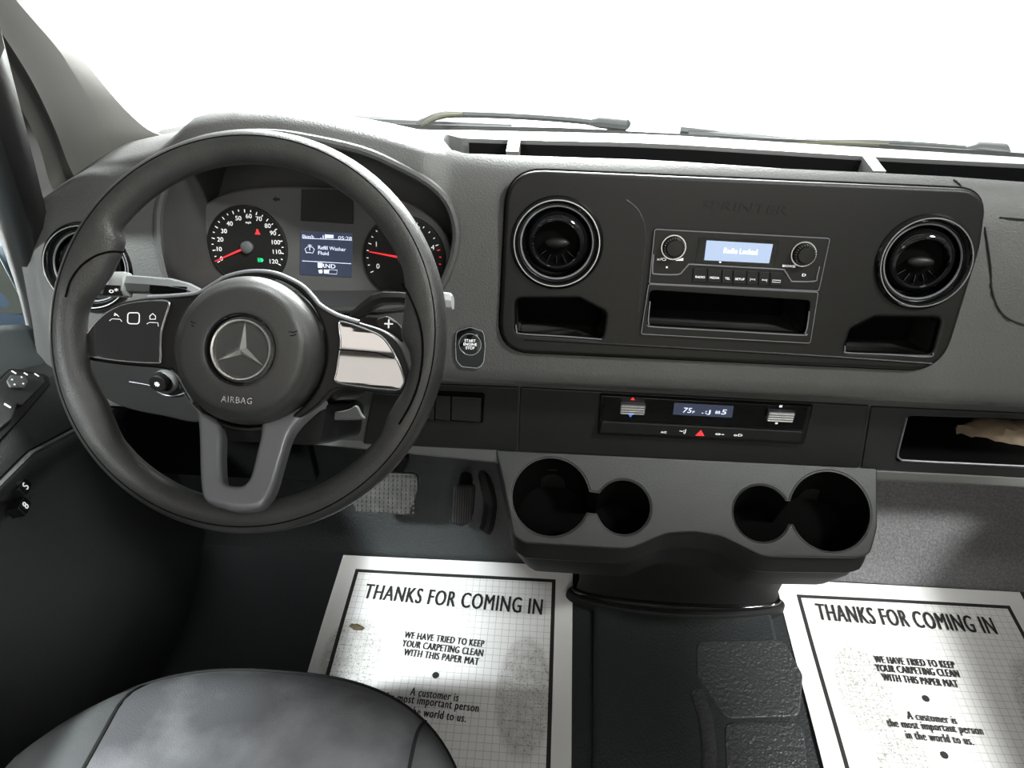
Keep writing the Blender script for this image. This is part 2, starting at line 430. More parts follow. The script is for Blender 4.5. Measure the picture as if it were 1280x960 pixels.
obj('symbol', boxf(SWF.moved(*SWF.px(3, 514)), -.004, .004, -.0015, .0015, .0104, .0107, .0005, .0001), M['white'], ws)
# two lock buttons on the lower door
for (x, y, s, lab) in ((32, 608, 'S', 'upper small lock button with white symbol on the driver door'), (32, 632, '8', 'lower small unlock button with white symbol on the driver door')):
    bf = FR(at(x, y, X=-.628), u=(-.25, 1, 0), v=(-.25, .0, 1))
    b = thing('lock_button', bf.O, lab, 'button')
    obj('button_cap', boxf(bf, -.010, .010, -.008, .008, -.018, .0, .004, .0015), M['door'], b)
    obj('symbol', text(bf, s, 0, 0, .014, c=.0004), M['white'], b)
# passenger door (right, outside the frame)
obj('door_2', loft([[(1.36, y, .745), (1.27, y, .745), (1.22, y, .70), (1.22, y, .03), (1.36, y, .03)] for y in (-.2, .88)]), M['door'], kind='structure', label='passenger door at the right edge of the cab', cat='door')

# exterior mirror seen through the door window
mc = at(14, 345, X=-1.0)
mr = thing('side_mirror', mc, 'blue-grey exterior mirror seen through the driver window', 'mirror')
obj('housing', ellipsoid(FR(mc, u=(1, 0, 0), v=(0, 0, 1)), 0, -.02, 0, .10, .12, .05), M['mirror'], mr)
mf = FR(mc+Vector((-.01, -.045, .02)))
obj('mirror_glass', plate(mf, rpoly([(-.07, -.07), (.05, -.07), (.05, .08), (-.07, .08)], .02), -.004, .004), M['mirrorglass'], mr)
obj('arm', tube([mc+Vector((.05, .02, -.10)), mc+Vector((.12, .03, -.14)), mc+Vector((.19, .04, -.16))], .02, 8), M['mirror'], mr)

# ================================================================ DASHBOARD
ZT = [(-.80, .70), (-.745, .735), (-.70, .765), (-.64, .80), (-.58, .832), (-.53, .842), (-.50, .848), (-.478, .862), (-.455, .880), (-.40, .888), (-.345, .889), (-.29, .884), (-.23, .874), (-.17, .860), (-.12, .848), (-.06, .843), (0, .842), (.2, .842), (.45, .838), (.6, .832), (.9, .815), (1.34, .79)]
def interp(T, x):
    if x <= T[0][0]: return T[0][1]
    for (a, p), (b, q) in zip(T, T[1:]):
        if x <= b:
            t = (x-a)/(b-a); return p+(q-p)*t
    return T[-1][1]
def sstep(a, b, x):
    t = max(0, min(1, (x-a)/(b-a))); return t*t*(3-2*t)
def ztab(pts, Y):
    L = [at(x, y, Y=Y) for x, y in pts]; T = [(p.x, p.z) for p in L]
    (a, p), (b, q) = T[-2], T[-1]; return [(-.9, T[0][1])]+T+[(1.4, q+(q-p)/(b-a)*(1.4-b))]
TPAD = ztab([(560, 189), (640, 192), (820, 198), (1090, 216), (1280, 229)], .90)
TLED = ztab([(560, 172), (640, 175), (820, 179), (1090, 196), (1280, 205)], .955)
TLED2 = ztab([(560, 162), (640, 164), (820, 168), (1090, 185), (1280, 197)], 1.0)
def dash_profile(X):
    zt = interp(ZT, X); zpad = interp(TPAD, X); zled = interp(TLED, X); zled2 = interp(TLED2, X)
    s = sstep(-.17, -.13, X)
    zb = zled2
    A = [(1.02, zb-.046), (1.006, zb-.008), (1.0, zb), (.955, zled), (.951, zled-.06), (.904, zpad-.075), (.9, zpad-.004), (.892, zpad+.001), (.86, zpad+(zt-zpad)*.7)]
    zl = min(zb, zt-.02)
    B = [(1.02, zl-.046), (1.005, zl-.008), (1.0, zl-.001), (.985, zl), (.975, zl+.0), (.965, zl+.001), (.945, zl+(zt-zl)*.35), (.905, zl+(zt-zl)*.85), (.875, zt)]
    P = [(a[0]*s+b[0]*(1-s), a[1]*s+b[1]*(1-s)) for a, b in zip(A, B)]
    yf = face_y(zt)
    rA = [(yf+.016, zt), (yf+.004, zt-.005), (face_y(zt-.02), zt-.02), (face_y(zt-.045), zt-.045), (face_y(.72), .72)]
    rB = [(yf+.034, zt-.001), (yf+.020, zt-.006), (yf+.007, zt-.018), (face_y(zt-.045)+.005, zt-.045), (face_y(.72)-.001, .72)]
    P += [(a[0]*(1-s)+b[0]*s, a[1]*(1-s)+b[1]*s) for a, b in zip(rA, rB)]
    rq = sstep(.60, .80, X)
    if rq:
        RD = [(.889, zpad-.001), (.872, zpad-.008), (.852, zpad-.022), (.832, zpad-.042), (.812, zpad-.066), (.778, .705)]
        P = P[:8]+[(a[0]*(1-rq)+b[0]*rq, a[1]*(1-rq)+b[1]*rq) for a, b in zip(P[8:], RD)]
    L = [(.742, .640), (.730, .612), (.727, .597), (.730, .586), (.741, .577), (.765, .570), (.767, .55), (.758, .43), (.760, .425), (.80, .41), (1.01, .41)]
    K = [(.738, .630), (.722, .596), (.712, .57), (.704, .545), (.706, .534), (.72, .530), (.90, .54), (.93, .44), (.94, .43), (.97, .42), (1.01, .41)]
    q = sstep(-.40, -.375, X)
    P += [(a[0]*q+b[0]*(1-q), a[1]*q+b[1]*(1-q)) for a, b in zip(L, K)]
    return P
xs = sorted(set([-.72, -.71, -.70, -.69]+[-.68+.02*i for i in range(0, 39)]+[-.17, -.165, -.155, -.145, -.135, -.13, -.4, -.39, -.385, -.375]+[.1+.06*i for i in range(0, 21)]))
xs = [x for x in xs if x <= 1.31]
def end_pull(X): return sstep(-.66, -.72, X)*.035
dash = loft([[(x, y+end_pull(x), z) for y, z in dash_profile(x)] for x in xs])
lip_px = [(205, 330), (199, 275), (206, 237), (216, 205), (240, 180), (285, 169), (335, 167), (380, 172), (452, 188), (499, 208), (535, 228), (558, 250), (569, 277), (570, 305), (560, 340), (540, 368), (480, 385), (300, 385), (225, 365)]
lip = smooth(FF.pxs(lip_px), 4)
def prism(fr, pts, c0, c1): return loft([[fr.w(a, b, c) for a, b in pts] for c in (c0, c1)])
pocketL = rpoly(PF.pxs([(645, 374), (724, 374), (757, 391), (753, 424), (645, 416)]), .008)
pocketR = rpoly(PF.pxs([(1064, 412), (1094, 397), (1177, 398), (1165, 443), (1055, 440)]), .008)
tray = rpoly(PF.pxs([(812, 362), (1012, 375), (1006, 417), (808, 406)]), .006)
ventc = [(PF.px(696, 304), .0535), (PF.px(1155, 328), .054)]
radioR = rpoly(PF.pxs([(818, 286), (1036, 297.5), (1022, 363), (811, 353.5)]), .003)
VL = FF.px(113, 333)
slotp = rpoly(LF.pxs([(1133, 518), (1420, 527), (1420, 590), (1118, 575)]), .008)
cut = join(prism(FF, lip, -.16, .08), *[prism(FF, circ(c[0], c[1], r-.006, 32), -.05, .03) for c, r in ventc],
           prism(FF, circ(VL[0], VL[1], .048, 32), -.04, .05),
           prism(FF, pocketL, -.06, .03), prism(FF, pocketR, -.06, .03), prism(FF, tray, -.10, .03), prism(LF, slotp, -.17, .05))
dash = boolean(dash, cut)
db = thing('dashboard', (.26, .85, .41), 'grey textured dashboard body spanning the cab under the windscreen', 'dashboard')
obj('dash_body', dash, M['dash'], db, angle=40)
obj('binnacle_lip', tube([FF.w(a, b, .0015) for a, b in lip], .0055, 8, True), M['dash'], db)
def surfz(x, Y, ztop): return Vector((x, Y, ztop))
# lower black panel and grey bars
lp = rpoly(LF.pxs([(505, 488), (648, 488), (648, 560), (505, 556)]), .004)
obj('lower_panel', plate(LF, rpoly(LF.pxs([(470, 476), (648.5, 483), (646, 562), (455, 553)]), .003), -.02, .0035, bevel=.0015), M['lower'], db, label='black lower panel right of the steering column')
obj('lower_panel', plate(LF, rpoly(LF.pxs([(650.5, 483), (1086, 506), (1074, 583), (648, 562)]), .003), -.02, .0035, bevel=.0015), M['lower'], db, label='black lower panel around the climate control unit')
hole = rpoly(LF.pxs([(1133, 518), (1420, 527), (1420, 590), (1118, 575)]), .008)
obj('lower_panel', plate(LF, rpoly(LF.pxs([(1088, 507), (1430, 522), (1430, 605), (1076, 583)]), .003), -.02, .0035, [hole], bevel=.0015), M['lower'], db, label='black lower panel around the open shelf')
BF = FR((0, .752, .41), v=(0, .06, .12))
obj('trim_bar', plate(BF, rpoly(BF.pxs([(363, 530), (402, 536), (406, 541), (440, 545), (440, 541), (470, 546), (625, 560), (625, 578), (500, 565), (363, 552)]), .002), -.012, .006, bevel=.003), M['bar'], db, label='grey trim bar under the steering column')
obj('trim_bar', plate(BF, rpoly(BF.pxs([(1060, 584), (1420, 600), (1420, 616), (1060, 598)]), .002), -.012, .006, bevel=.004), M['bar'], db, label='grey trim bar below the open shelf')
obj('shelf_edge', tube([LF.w(*LF.px(x, y), .004) for x, y in [(1132, 520), (1121, 563), (1121, 569), (1126, 573), (1160, 575), (1420, 587)]], .0016, 6), M['satin'], db)
obj('slot_shade', loft([[(x, .9495, interp(TLED, x)-.004), (x, .9495, interp(TLED, x)-.058), (x, .906, interp(TPAD, x)-.073), (x, .906, interp(TPAD, x)-.0735), (x, .9505, interp(TLED, x)-.0585), (x, .9505, interp(TLED, x)-.004)] for x in [-.125+.1*i for i in range(15)]]), M['deep'], db, label='demister slot inside with its shade put in as black')  # added black strip standing in for the shade inside the slot
smx = sum(p[0] for p in slotp)/len(slotp); smy = sum(p[1] for p in slotp)/len(slotp)
slotq = [(smx+(a-smx)*.992, smy+(b-smy)*.965) for a, b in slotp]
sl_ = obj('shelf_shade', loft([[LF.w(a, b, .002) for a, b in slotq], [LF.w(a, b, -.16) for a, b in slotq]], True, False), M['deep'], db, label='open shelf inside with its shade put in as black')  # shelf walls painted near-black for the shade inside
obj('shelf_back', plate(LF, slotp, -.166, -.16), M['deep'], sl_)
# demister slot dividers, pad seams
for x, y in ((642, 187), (1090, 210)):
    p = at(x, y, Y=.93); obj('slot_divider', box(p.x-.008, p.x+.008, .905, .952, p.z-.03, interp(TPAD, p.x)+.001), M['bar'], db)
def on_dash(x, y):
    """first hit of a ray with the dash loft, for seams that lie on the skin"""
    d = ray(x, y); best = None; t = .5
    while t < 1.7:
        p = CAM+d*t; pr = dash_profile(p.x); inside = False; n = len(pr)
        Y, Z = p.y-end_pull(p.x), p.z
        for i in range(n):
            (y1, z1), (y2, z2) = pr[i-1], pr[i]
            if (z1 > Z) != (z2 > Z) and Y < (y2-y1)*(Z-z1)/(z2-z1)+y1: inside = not inside
        if inside: return p-d*.002
        t += .002
    return p
def seam(pts, r=.0011, name='seam', par=None, m='seam', k=5):
    return obj(name, tube(smooth([on_dash(*p) for p in smooth(pts, k, False)], 1, False), r, 6), M[m], par or db)
seam([(1231, 284), (1238, 330), (1240, 362), (1248, 385), (1262, 399), (1290, 408), (1340, 412)])
seam([(1250, 272), (1300, 276), (1360, 280)])
seam([(1192, 224), (1200, 231), (1208, 242)])

# ledge line behind the pad and cowl outside
obj('cowl', loft([[(x, 1.045, interp(TLED2, x)-.0105), (x, 1.10, interp(TLED2, x)-.028), (x, 1.16, interp(TLED2, x)-.05), (x, 1.16, .70), (x, 1.045, .70)] for x in (-.36, 0, .4, .8, 1.34)]), M['cowl'], label='dark plastic cowl outside below the windscreen', cat='cowl')

# ================================================================ CENTRE PANEL
cp = thing('centre_panel', FF.w(.25, -.22, 0), 'black rounded centre fascia holding vents and radio', 'panel')
out = rpoly(PF.pxs([(634, 211), (1236, 237), (1226, 310), (1178, 465), (623, 440)]), [.045, .05, .12, .045, .04], 8)
vh = [circ(c[0], c[1], r-.006, 40) for c, r in ventc]
obj('fascia', plate(FF, out, -.022, .010, [pocketL, pocketR, tray]+vh, bevel=.005, res=4), M['black'], cp)
obj('fascia_edge', tube([FF.w(a, b, .003) for a, b in out], .0022, 6, True), M['deep'], cp)
def edge_line(fr, pts, c, r=.0009, m='silver', par=None, name='trim_line', k=4, closed=False):
    return obj(name, tube([fr.w(a, b, c) for a, b in smooth(fr.pxs(pts), k, closed)], r, 6, closed), M[m], par)
for pts in ([(645, 406), (646, 413), (651, 417), (700, 420), (752, 424)], [(1056, 432), (1056, 438), (1060, 441), (1110, 443), (1160, 446), (1166, 441)]):
    edge_line(PF, pts, .0005, .0009, 'satin', cp, 'pocket_edge')
for pk in (pocketL, pocketR):
    pl_ = obj('pocket_shade', loft([[PF.w(a, b, -.001) for a, b in pk], [FF.w(a, b, -.055) for a, b in pk]], True, False), M['deep'], cp)  # pocket shade put into near-black walls
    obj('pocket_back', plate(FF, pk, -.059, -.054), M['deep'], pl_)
# inner raised frame ridge round radio
edge_line(PF, [(783, 250), (797, 262), (805, 280), (806, 300), (803, 340), (798, 390)], -.0006, .0012, 'console', cp, 'ridge')  # lighter colour stands in for the highlight on this ridge
edge_line(PF, [(655, 424), (760, 430), (900, 438), (1050, 447), (1165, 455)], -.0012, .0022, 'black', cp, 'ridge')
obj('embossed_lettering', textpx(PF, 'SPRINTER', 878, 255, 986, 263, .010, c=.0001, depth=.0003, skew=.15), M['black'], cp)
for c, z in (((696, 304), 'left'), ((1155, 328), 'right')): pass

def vent(fr, R, label, tx=.0, ty=-.10):
    t = thing('air_vent', fr.O, label, 'vent', 'round air vents on the dashboard')
    obj('bezel', lathe(fr, [(R-.006, -.03), (R-.006, -.004), (R-.003, .004), (R, .0065), (R+.003, .005), (R+.0055, .0005), (R+.005, -.003)], 56), M['gloss'], t)
    obj('chrome_ring', tube([fr.w((R+.0005)*cos(2*pi*k/56), (R+.0005)*sin(2*pi*k/56), .0064) for k in range(56)], .0008, 6, True), M['chrome'], t, label='thin bright chrome ring')
    f2 = fr.moved(0, -.001, -.008).tilt(tx, ty); r = R-.0085
    nz = obj('nozzle', lathe(f2, [(r-.004, -.024), (r-.002, -.014), (r-.0025, -.006), (r-.005, .000), (r-.009, .0045), (r-.013, .006), (r-.0145, .0045), (r-.0152, -.006)], 56), M['gloss'], t)
    obj('nozzle_core', lathe(f2, [(r-.015, -.014), (r-.0152, -.0075), (.012, -.005), (0, -.004)], 48), M['deep'], nz)
    obj('inner_ring', tube([fr.w((R-.007)*cos(2*pi*k/56), (R-.007)*sin(2*pi*k/56), -.004) for k in range(56)], .0014, 6, True), M['satin'], t)
    for k in range(5):
        a = pi*1.15+pi*.7*(k+.5)/5
        g = f2.rot(a); obj('vane', boxf(g, .017, r-.0145, -.0005, .0005, -.010, -.0035, .0003, .0002), M['gloss'], t)
    obj('handle', ellipsoid(f2, 0, 0, -.001, .0160, .0070, .006), M['black'], t)
    return t
vent(PF.moved(*ventc[0][0]), .051, 'round air vent at the left end of the centre panel', -.08, -.16)
vent(PF.moved(*ventc[1][0]), .0515, 'round air vent at the right end of the centre panel', -.06, -.16)
vent(FF.moved(VL[0], VL[1], .004).tilt(.12, .05), .052, 'round air vent behind the steering wheel at the far left')

# ================================================================ RADIO
RF = PF.off(.004)
rd = thing('radio', PF.w(*PF.px(920, 420)), 'black car radio with two knobs and lit blue screen', 'radio')
fp = rpoly(PF.pxs([(818, 286), (1036, 297.5), (1022, 363), (811, 353.5)]), .003)
obj('faceplate', plate(PF, fp, .0, .004, bevel=.0012), M['black'], rd)
obj('faceplate_edge', tube([PF.w(a, b, .0038) for a, b in fp], .0006, 6, True), M['satin'], rd)
obj('display_surround', plate(RF, rpoly(RF.pxs([(874, 296), (974, 301), (967, 334), (869, 328)]), .002), 0, .0008, bevel=.0003), M['gloss'], rd)
sc_ = rpoly(RF.pxs([(883, 300.3), (966, 305), (961, 329), (880, 325)]), .0008)
obj('screen', plate(RF, sc_, .0008, .0014, bevel=.0002), M['radioscreen'], rd, label='lit pale blue radio screen')
obj('screen_text', textpx(RF, 'Radio Locked', 904.5, 312.8, 946, 315, .0062, c=.0016, bold=0), M['radiotext'], rd)
for n, (x, y) in enumerate(((841.7, 309), (1004, 317.5))):
    kf = RF.moved(*RF.px(x, y)); r = .0142
    k = obj('knob', lathe(kf, [(r, 0), (r, .0012), (r-.0015, .003), (r-.0035, .012), (r-.005, .0135), (0, .0138)], 40), M['black'], rd)
    obj('knob_ring', tube([kf.w(r*cos(2*pi*i/40), r*sin(2*pi*i/40), .0018) for i in range(40)], .0009, 6, True), M['chrome'], k)
    obj('knurl', join(*[boxf(kf.rot(2*pi*i/24), r-.0042, r-.0022, -.0005, .0005, .003, .0115, .0002, .0001) for i in range(24)]), M['stalk'], k, kind='stuff')
# raised lower outline, its highlight drawn as a silver line
edge_line(RF, [(817, 318), (815.5, 339), (820, 342.5), (847, 343), (854, 338), (860, 331.5), (866, 330.5), (920, 333.5), (974, 336.5), (981, 339), (988, 350), (992, 351.8), (1018, 351.5), (1021, 346), (1024, 333)], .0004, .0009, 'satin', rd, 'contour_line', 3)
bx = [872, 884.5, 897.5, 911, 924.5, 938, 951, 979]
strip0, strip1 = ((866, 334), (980, 340)), ((866, 352), (978, 358.5))
names = ['RADIO', 'MEDIA', 'TEL', 'SETUP', '|<<', '>>|', '']
edges = [866, 884, 902, 916, 933, 948, 962, 980]
for i in range(7):
    def yy(x, b): return (333.5+(x-866)*.052)+(18 if b else 0)
    a, b = edges[i]+.5, edges[i+1]-.5
    q = rpoly(RF.pxs([(a, yy(a, 0)+1.5), (b, yy(b, 0)+1.5), (b-.8, yy(b, 1)), (a-.8, yy(a, 1))]), .0006)
    bt = obj('preset_button', plate(RF, q, 0, .0022, bevel=.0005), M['black'], rd)
    m = (a+b)/2
    if names[i]: obj('print', textpx(RF, names[i], m-6.2 if len(names[i]) > 3 else m-3.5, yy(m, 0)+11.5, m+5.6 if len(names[i]) > 3 else m+2.9, yy(m, 0)+12.1, .0026, c=.0024, bold=0), M['white'], bt)
    else:
        obj('print', tube([RF.w(*RF.px(x, y), .0024) for x, y in ((965, 349.5), (975, 350), (974.6, 352.6), (964.6, 352))], .0003, 5, True), M['white'], bt)
obj('knob_print', join(textpx(RF, 'x/O', 821, 323.5, 832.5, 324.3, .0032, c=.0003), prism(RF, RF.pxs([(844, 325.8), (854, 325.8), (854, 322.4)]), .0001, .0004), textpx(RF, 'BROWSE', 978, 332, 994, 333, .0026, c=.0003),
     boxf(RF.moved(*RF.px(833.5, 334)), -.001, .001, -.001, .001, 0, .0005, .0003, .0001), textpx(RF, 'D', 1002.5, 343.5, 1007, 343.8, .0032, c=.0003), boxf(RF.moved(*RF.px(900, 327.5)), -.0012, .0012, -.0008, .0008, .0008, .0012, .0003, .0001)), M['white'], rd, kind='stuff')
# storage tray below the radio
ty = thing('storage_tray', PF.w(*PF.px(910, 425)), 'open black storage slot directly below the radio', 'tray')
tro = rpoly(PF.pxs([(810.5, 354.5), (1021.5, 364.5), (1011.5, 428), (801, 416.5)]), .003)
obj('tray_frame', plate(PF, tro, 0, .004, [tray], bevel=.0012), M['black'], ty)
obj('tray_frame_edge', tube([PF.w(a, b, .0036) for a, b in tro], .0006, 6, True), M['satin'], ty)
edge_line(PF, [(812, 376), (810, 398), (811, 404), (816, 407.5), (900, 412.3), (999, 417.8), (1005, 415), (1008, 405), (1010, 388)], .0042, .0008, 'satin', ty, 'opening_edge')
tin = [PF.w(a, b, .001) for a, b in tray]; tback = [FF.w(a*1.0, b, -.085) for a, b in tray]
obj('tray_liner', loft([tin, tback], True, False), M['deep'], ty)
obj('tray_floor_back', plate(FF, tray, -.09, -.085), M['deep'], ty)

# ================================================================ CLIMATE UNIT
cf = LF.off(.0035)
cl = thing('climate_control', LF.w(*LF.px(880, 550)), 'black climate control strip with toggles and small lit display', 'control panel')
obj('housing', plate(cf, rpoly(cf.pxs([(750, 491), (1016, 505), (1004, 553), (747, 541)]), .004), -.003, .006, bevel=.003, res=3), M['black'], cl)
cg = cf.off(.006)
obj('gloss_strip', plate(cg, rpoly(cg.pxs([(755, 494.5), (1010, 508), (1003, 537), (752, 524)]), .003), -.0005, .0012, bevel=.0005), M['gloss'], cl)
obj('button_bar', plate(cg, rpoly(cg.pxs([(752, 525.5), (1003, 538.5), (999, 551), (749, 539)]), .003), -.0005, .003, bevel=.0012), M['matte'], cl)
c2 = cg.off(.0012)
for x0, y0, x1, y1 in ((775.5, 502.5, 805, 515.5), (959.5, 511.5, 989, 524.5)):
    a0, b1 = c2.px(x0, y0); a1, b0 = c2.px(x1, y1)
    tg = obj('toggle', boxf(c2, a0, a1, b0+.001, b1+.001, -.001, .008, .0015, .0012), M['satin'], cl, label='ribbed silver toggle')
    for j in range(4):
        yb = b0+.0028+(b1-b0-.004)*j/3
        obj('rib', boxf(c2, a0+.001, a1-.001, yb-.0006, yb+.0006, .0078, .0092, .0004, .0003), M['chrome'], tg)
obj('display', plate(c2, rpoly(c2.pxs([(843, 503.5), (917, 507.5), (915, 522), (841, 518)]), .001), -.0004, .0004, bevel=.0001), M['lcd'], cl, label='small lit climate display')
obj('display_digits', join(textpx(c2, '75', 854, 512, 864.5, 512.6, .0085, c=.0006, bold=0, skew=.12), textpx(c2, 'F', 865.5, 514.5, 868, 514.7, .004, c=.0006),
     textpx(c2, '5', 902, 514.3, 908, 514.7, .0085, c=.0006, bold=0, skew=.12), textpx(c2, '88', 894, 514.7, 900, 515, .005, c=.0006), textpx(c2, '.:J', 877, 514.7, 888, 515, .006, c=.0006)), M['whitelcd'], cl, kind='stuff')
def tri(fr, x, y, w, h, c, m, par, name='symbol', flip=1):
    a, b = fr.px(x, y); return obj(name, prism(fr, [(a-w/2, b-h/2*flip), (a+w/2, b-h/2*flip), (a, b+h/2*flip)], c, c+.0004), M[m], par)
tri(c2, 791, 498, .006, .005, .0, 'red', cl); tri(c2, 788, 519.8, .006, .005, .0, 'blue', cl, flip=-1)
c3 = cg.off(.003)
tri(c3, 875.5, 541, .0125, .0105, 0, 'red', cl, 'hazard_triangle')
obj('button_symbols', join(textpx(c3, 'A/C', 826, 539.5, 833, 539.9, .0032), textpx(c3, '~:J', 849, 538.5, 857, 539, .006), textpx(c3, 'o-', 894, 542, 905, 542.6, .004), textpx(c3, 'oD', 917, 543, 928, 543.6, .004),
     boxf(c2.moved(*c2.px(976, 507.8)), -.002, .002, -.0018, .0018, 0, .0003, .0004, .0001), boxf(c2.moved(*c2.px(970.5, 529)), -.0017, .0017, -.0015, .0015, 0, .0003, .0004, .0001)), M['white'], cl, kind='stuff')
# blank buttons
bb = thing('switch_bank', LF.w(*LF.px(575, 522)), 'bank of three blank black switches right of the wheel', 'switch bank')
lf2 = LF.off(.0035)
obj('recess', plate(lf2, rpoly(lf2.pxs([(520, 487), (606, 491), (604, 528), (518, 523)]), .004), -.001, .0015, bevel=.0006), M['deep'], bb)
for x0, x1 in ((522, 544), (545.5, 564), (565.5, 602)):
    q = rpoly(lf2.pxs([(x0, 491+(x0-522)*.05), (x1, 491+(x1-522)*.05), (x1-1, 521+(x1-522)*.05), (x0-1, 520+(x0-522)*.05)]), .0015)
    obj('blank_switch', plate(lf2, q, .0015, .0055, bevel=.001), M['lower'], bb)
# start button
sf = FR(on_dash(588, 437), v=FF.v)
sb = thing('start_button', sf.O, 'oblong black engine start stop button right of the wheel', 'button')
so = rpoly(sf.pxs([(570, 432), (571, 413), (588, 408), (605, 413), (607, 432), (605, 452), (599, 459), (577, 457), (571, 449)]), .008, 5)
obj('surround', plate(sf, so, -.01, .004, bevel=.001), M['gloss'], sb)
obj('surround_trim', tube([sf.w(a, b, .004) for a, b in so], .0009, 6, True), M['silver'], sb)
s2 = sf.moved(*sf.px(588.5, 428.5), .004)
obj('push_button', lathe(s2, [(.0145, 0), (.0145, .003), (.013, .004), (0, .0038)], 40), M['gloss'], sb)
obj('button_ring', tube([s2.w(.0142*cos(2*pi*i/40), .0142*sin(2*pi*i/40), .0035) for i in range(40)], .0008, 6, True), M['silver'], sb)
obj('lettering', join(text(s2, 'START', 0, .0048, .0052, .95, c=.0042), text(s2, 'ENGINE', 0, 0, .0052, .95, c=.0042), text(s2, 'STOP', 0, -.0048, .0052, .95, c=.0042)), M['white'], sb, kind='stuff')

# open shelf contents
pb = [at(1192, 546, Y=.83), at(1232, 545, Y=.835), at(1285, 549, Y=.83), at(1360, 556, Y=.82)]
pbo = thing('paper_bundle', (pb[1].x, pb[1].y, .458), 'crumpled tan paper bundle lying in the open shelf', 'paper')
pv, pf_ = tube(smooth(pb, 5, False), [.012+.016*min(1, i/6) for i in range(16)], 14, flat=1.0)
obj('wrapping', ([v+Vector((random.uniform(-1, 1), random.uniform(-1, 1), random.uniform(-1, 1)))*.0035 for v in pv], pf_), M['tan'], pbo)
obj('fold', tube(smooth([p+Vector((.01, -.018, -.012)) for p in pb], 4, False), .007, 8), M['tan'], pbo)

# ================================================================ CUP HOLDER CONSOLE
co = thing('cup_holder_console', (.26, .72, 0), 'dark plastic console with four round cup holders above the floor', 'console')
ctop = rpoly(CF.pxs([(619, 562), (1097, 583), (1097, 660), (1088, 694), (1070, 698), (954, 696.5), (903, 671), (868, 665), (833, 667), (786, 687), (655, 679), (641, 668), (628, 600)]), [.003, .003, .02, .02, .02, .05, .06, .06, .06, .05, .02, .02, .05], 5)
def eight(x1, y1, r1, x2, y2, r2, neck):
    A = Vector(CF.px(x1, y1)); B = Vector(CF.px(x2, y2))
    R1 = r1; R2 = r2; d = B-A; L = d.length; an = atan2(d.y, d.x)
    g1 = math.asin(neck/R1); g2 = math.asin(neck/R2); pts = []
    n = 34
    for i in range(n+1):
        t = g1+(2*pi-2*g1)*i/n; pts.append((A.x+R1*cos(an+t), A.y+R1*sin(an+t)))
    for i in range(n+1):
        t = -pi+g2+(2*pi-2*g2)*i/n; pts.append((B.x+R2*cos(an+t), B.y+R2*sin(an+t)))
    return pts
def pr(x, y, rpx): 
    a = CF.px(x-rpx, y); b = CF.px(x+rpx, y); return (Vector(b)-Vector(a)).length/2
eL = eight(688.5, 621, pr(688, 621, 49), 779, 634, pr(779, 634, 34.5), .016)
eR = eight(1037.5, 639, pr(1037, 639, 51), 952, 642, pr(952, 642, 36), .017)
obj('top_plate', plate(CF, ctop, -.012, 0, [eL, eR], bevel=.003, res=3), M['console'], co)
for e in (eL, eR):
    lin = [CF.w(a, b, -.002) for a, b in e]
    cx = sum(p[0] for p in e)/len(e); cy = sum(p[1] for p in e)/len(e)
    dn = Vector((0, .0, -1))
    low = [CF.w(cx+(a-cx)*.93, cy+(b-cy)*.9-.030, -.085) for a, b in e]
    lw = obj('cup_well', loft([lin, low], True, False), M['deep'], co)  # shade of the wells painted into near-black walls and floor
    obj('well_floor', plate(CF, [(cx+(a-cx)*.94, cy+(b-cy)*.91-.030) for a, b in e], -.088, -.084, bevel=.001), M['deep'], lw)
    obj('well_edge', tube([CF.w(a, b, -.0015) for a, b in e], .0013, 6, True), M['console'], co)
# skirt and pedestal: rings from the top outline down to the floor
def ring_from(pts, N=120):
    """resample by arc length"""
    P = [Vector(p) for p in pts]; n = len(P); ls = [0]
    for i in range(n): ls.append(ls[-1]+(P[(i+1) % n]-P[i]).length)
    out = []; j = 0
    for k in range(N):
        s = ls[-1]*k/N
        while ls[j+1] < s: j += 1
        t = (s-ls[j])/max(ls[j+1]-ls[j], 1e-9); out.append(P[j].lerp(P[(j+1) % n], t))
    return out
R0 = ring_from([CF.w(a, b, -.012) for a, b in ctop])
cxm, cym = .25, .73
def shrink(R, sx, sy, dz, dy=0, zflat=None):
    o = []
    for p in R:
        z = p.z+dz if zflat is None else zflat+(p.z+dz-zflat)*.35
        o.append(Vector((cxm+(p.x-cxm)*sx, cym+(p.y-cym)*sy+dy, z)))
    return o
R1 = shrink(R0, 1.0, 1.0, -.004, -.002); R2 = shrink(R0, 1.0, 1.02, -.028, -.004); R3 = shrink(R0, .985, .98, -.036, -.002)
obj('skirt', loft([R0, R1, R2, R3], True, False), M['matte'], co)
R4 = shrink(R0, .985, .96, -.034, .002); R5 = shrink(R0, .98, .95, -.06, .004); R6 = shrink(R0, .945, .85, -.11, .02); 
N = len(R0); cyp = .79
def ell(rx, ry, z, cx=.252, cy=.80):
    # match ring start and direction with R0
    o = []
    for p in R0:
        a = atan2((p.y-cym)/.09, (p.x-cxm)/.25); o.append(Vector((cx+rx*cos(a), cy+ry*sin(a), z)))
    return o
R7 = [a.lerp(b, .55) for a, b in zip(R6, ell(.20, .05, .20))]
obj('pedestal', loft([R4, R5, R6, R7, ell(.188, .035, .16), ell(.182, .02, .06), ell(.186, .02, .032), ell(.19, .022, .026)], True, False), M['matte'], co)
fl = thing('console_foot_trim', (.255, .80, .0), 'curved black plastic foot trim where the console meets the floor', 'trim')
obj('flange', loft([ell(.189, .022, .034), ell(.193, .027, .032), ell(.195, .029, .028), ell(.196, .030, .022)]), M['gloss'], fl)
obj('flange_step', loft([ell(.194, .03, .024), ell(.201, .037, .023), ell(.204, .041, .018), ell(.205, .043, .002)]), M['matte'], fl)

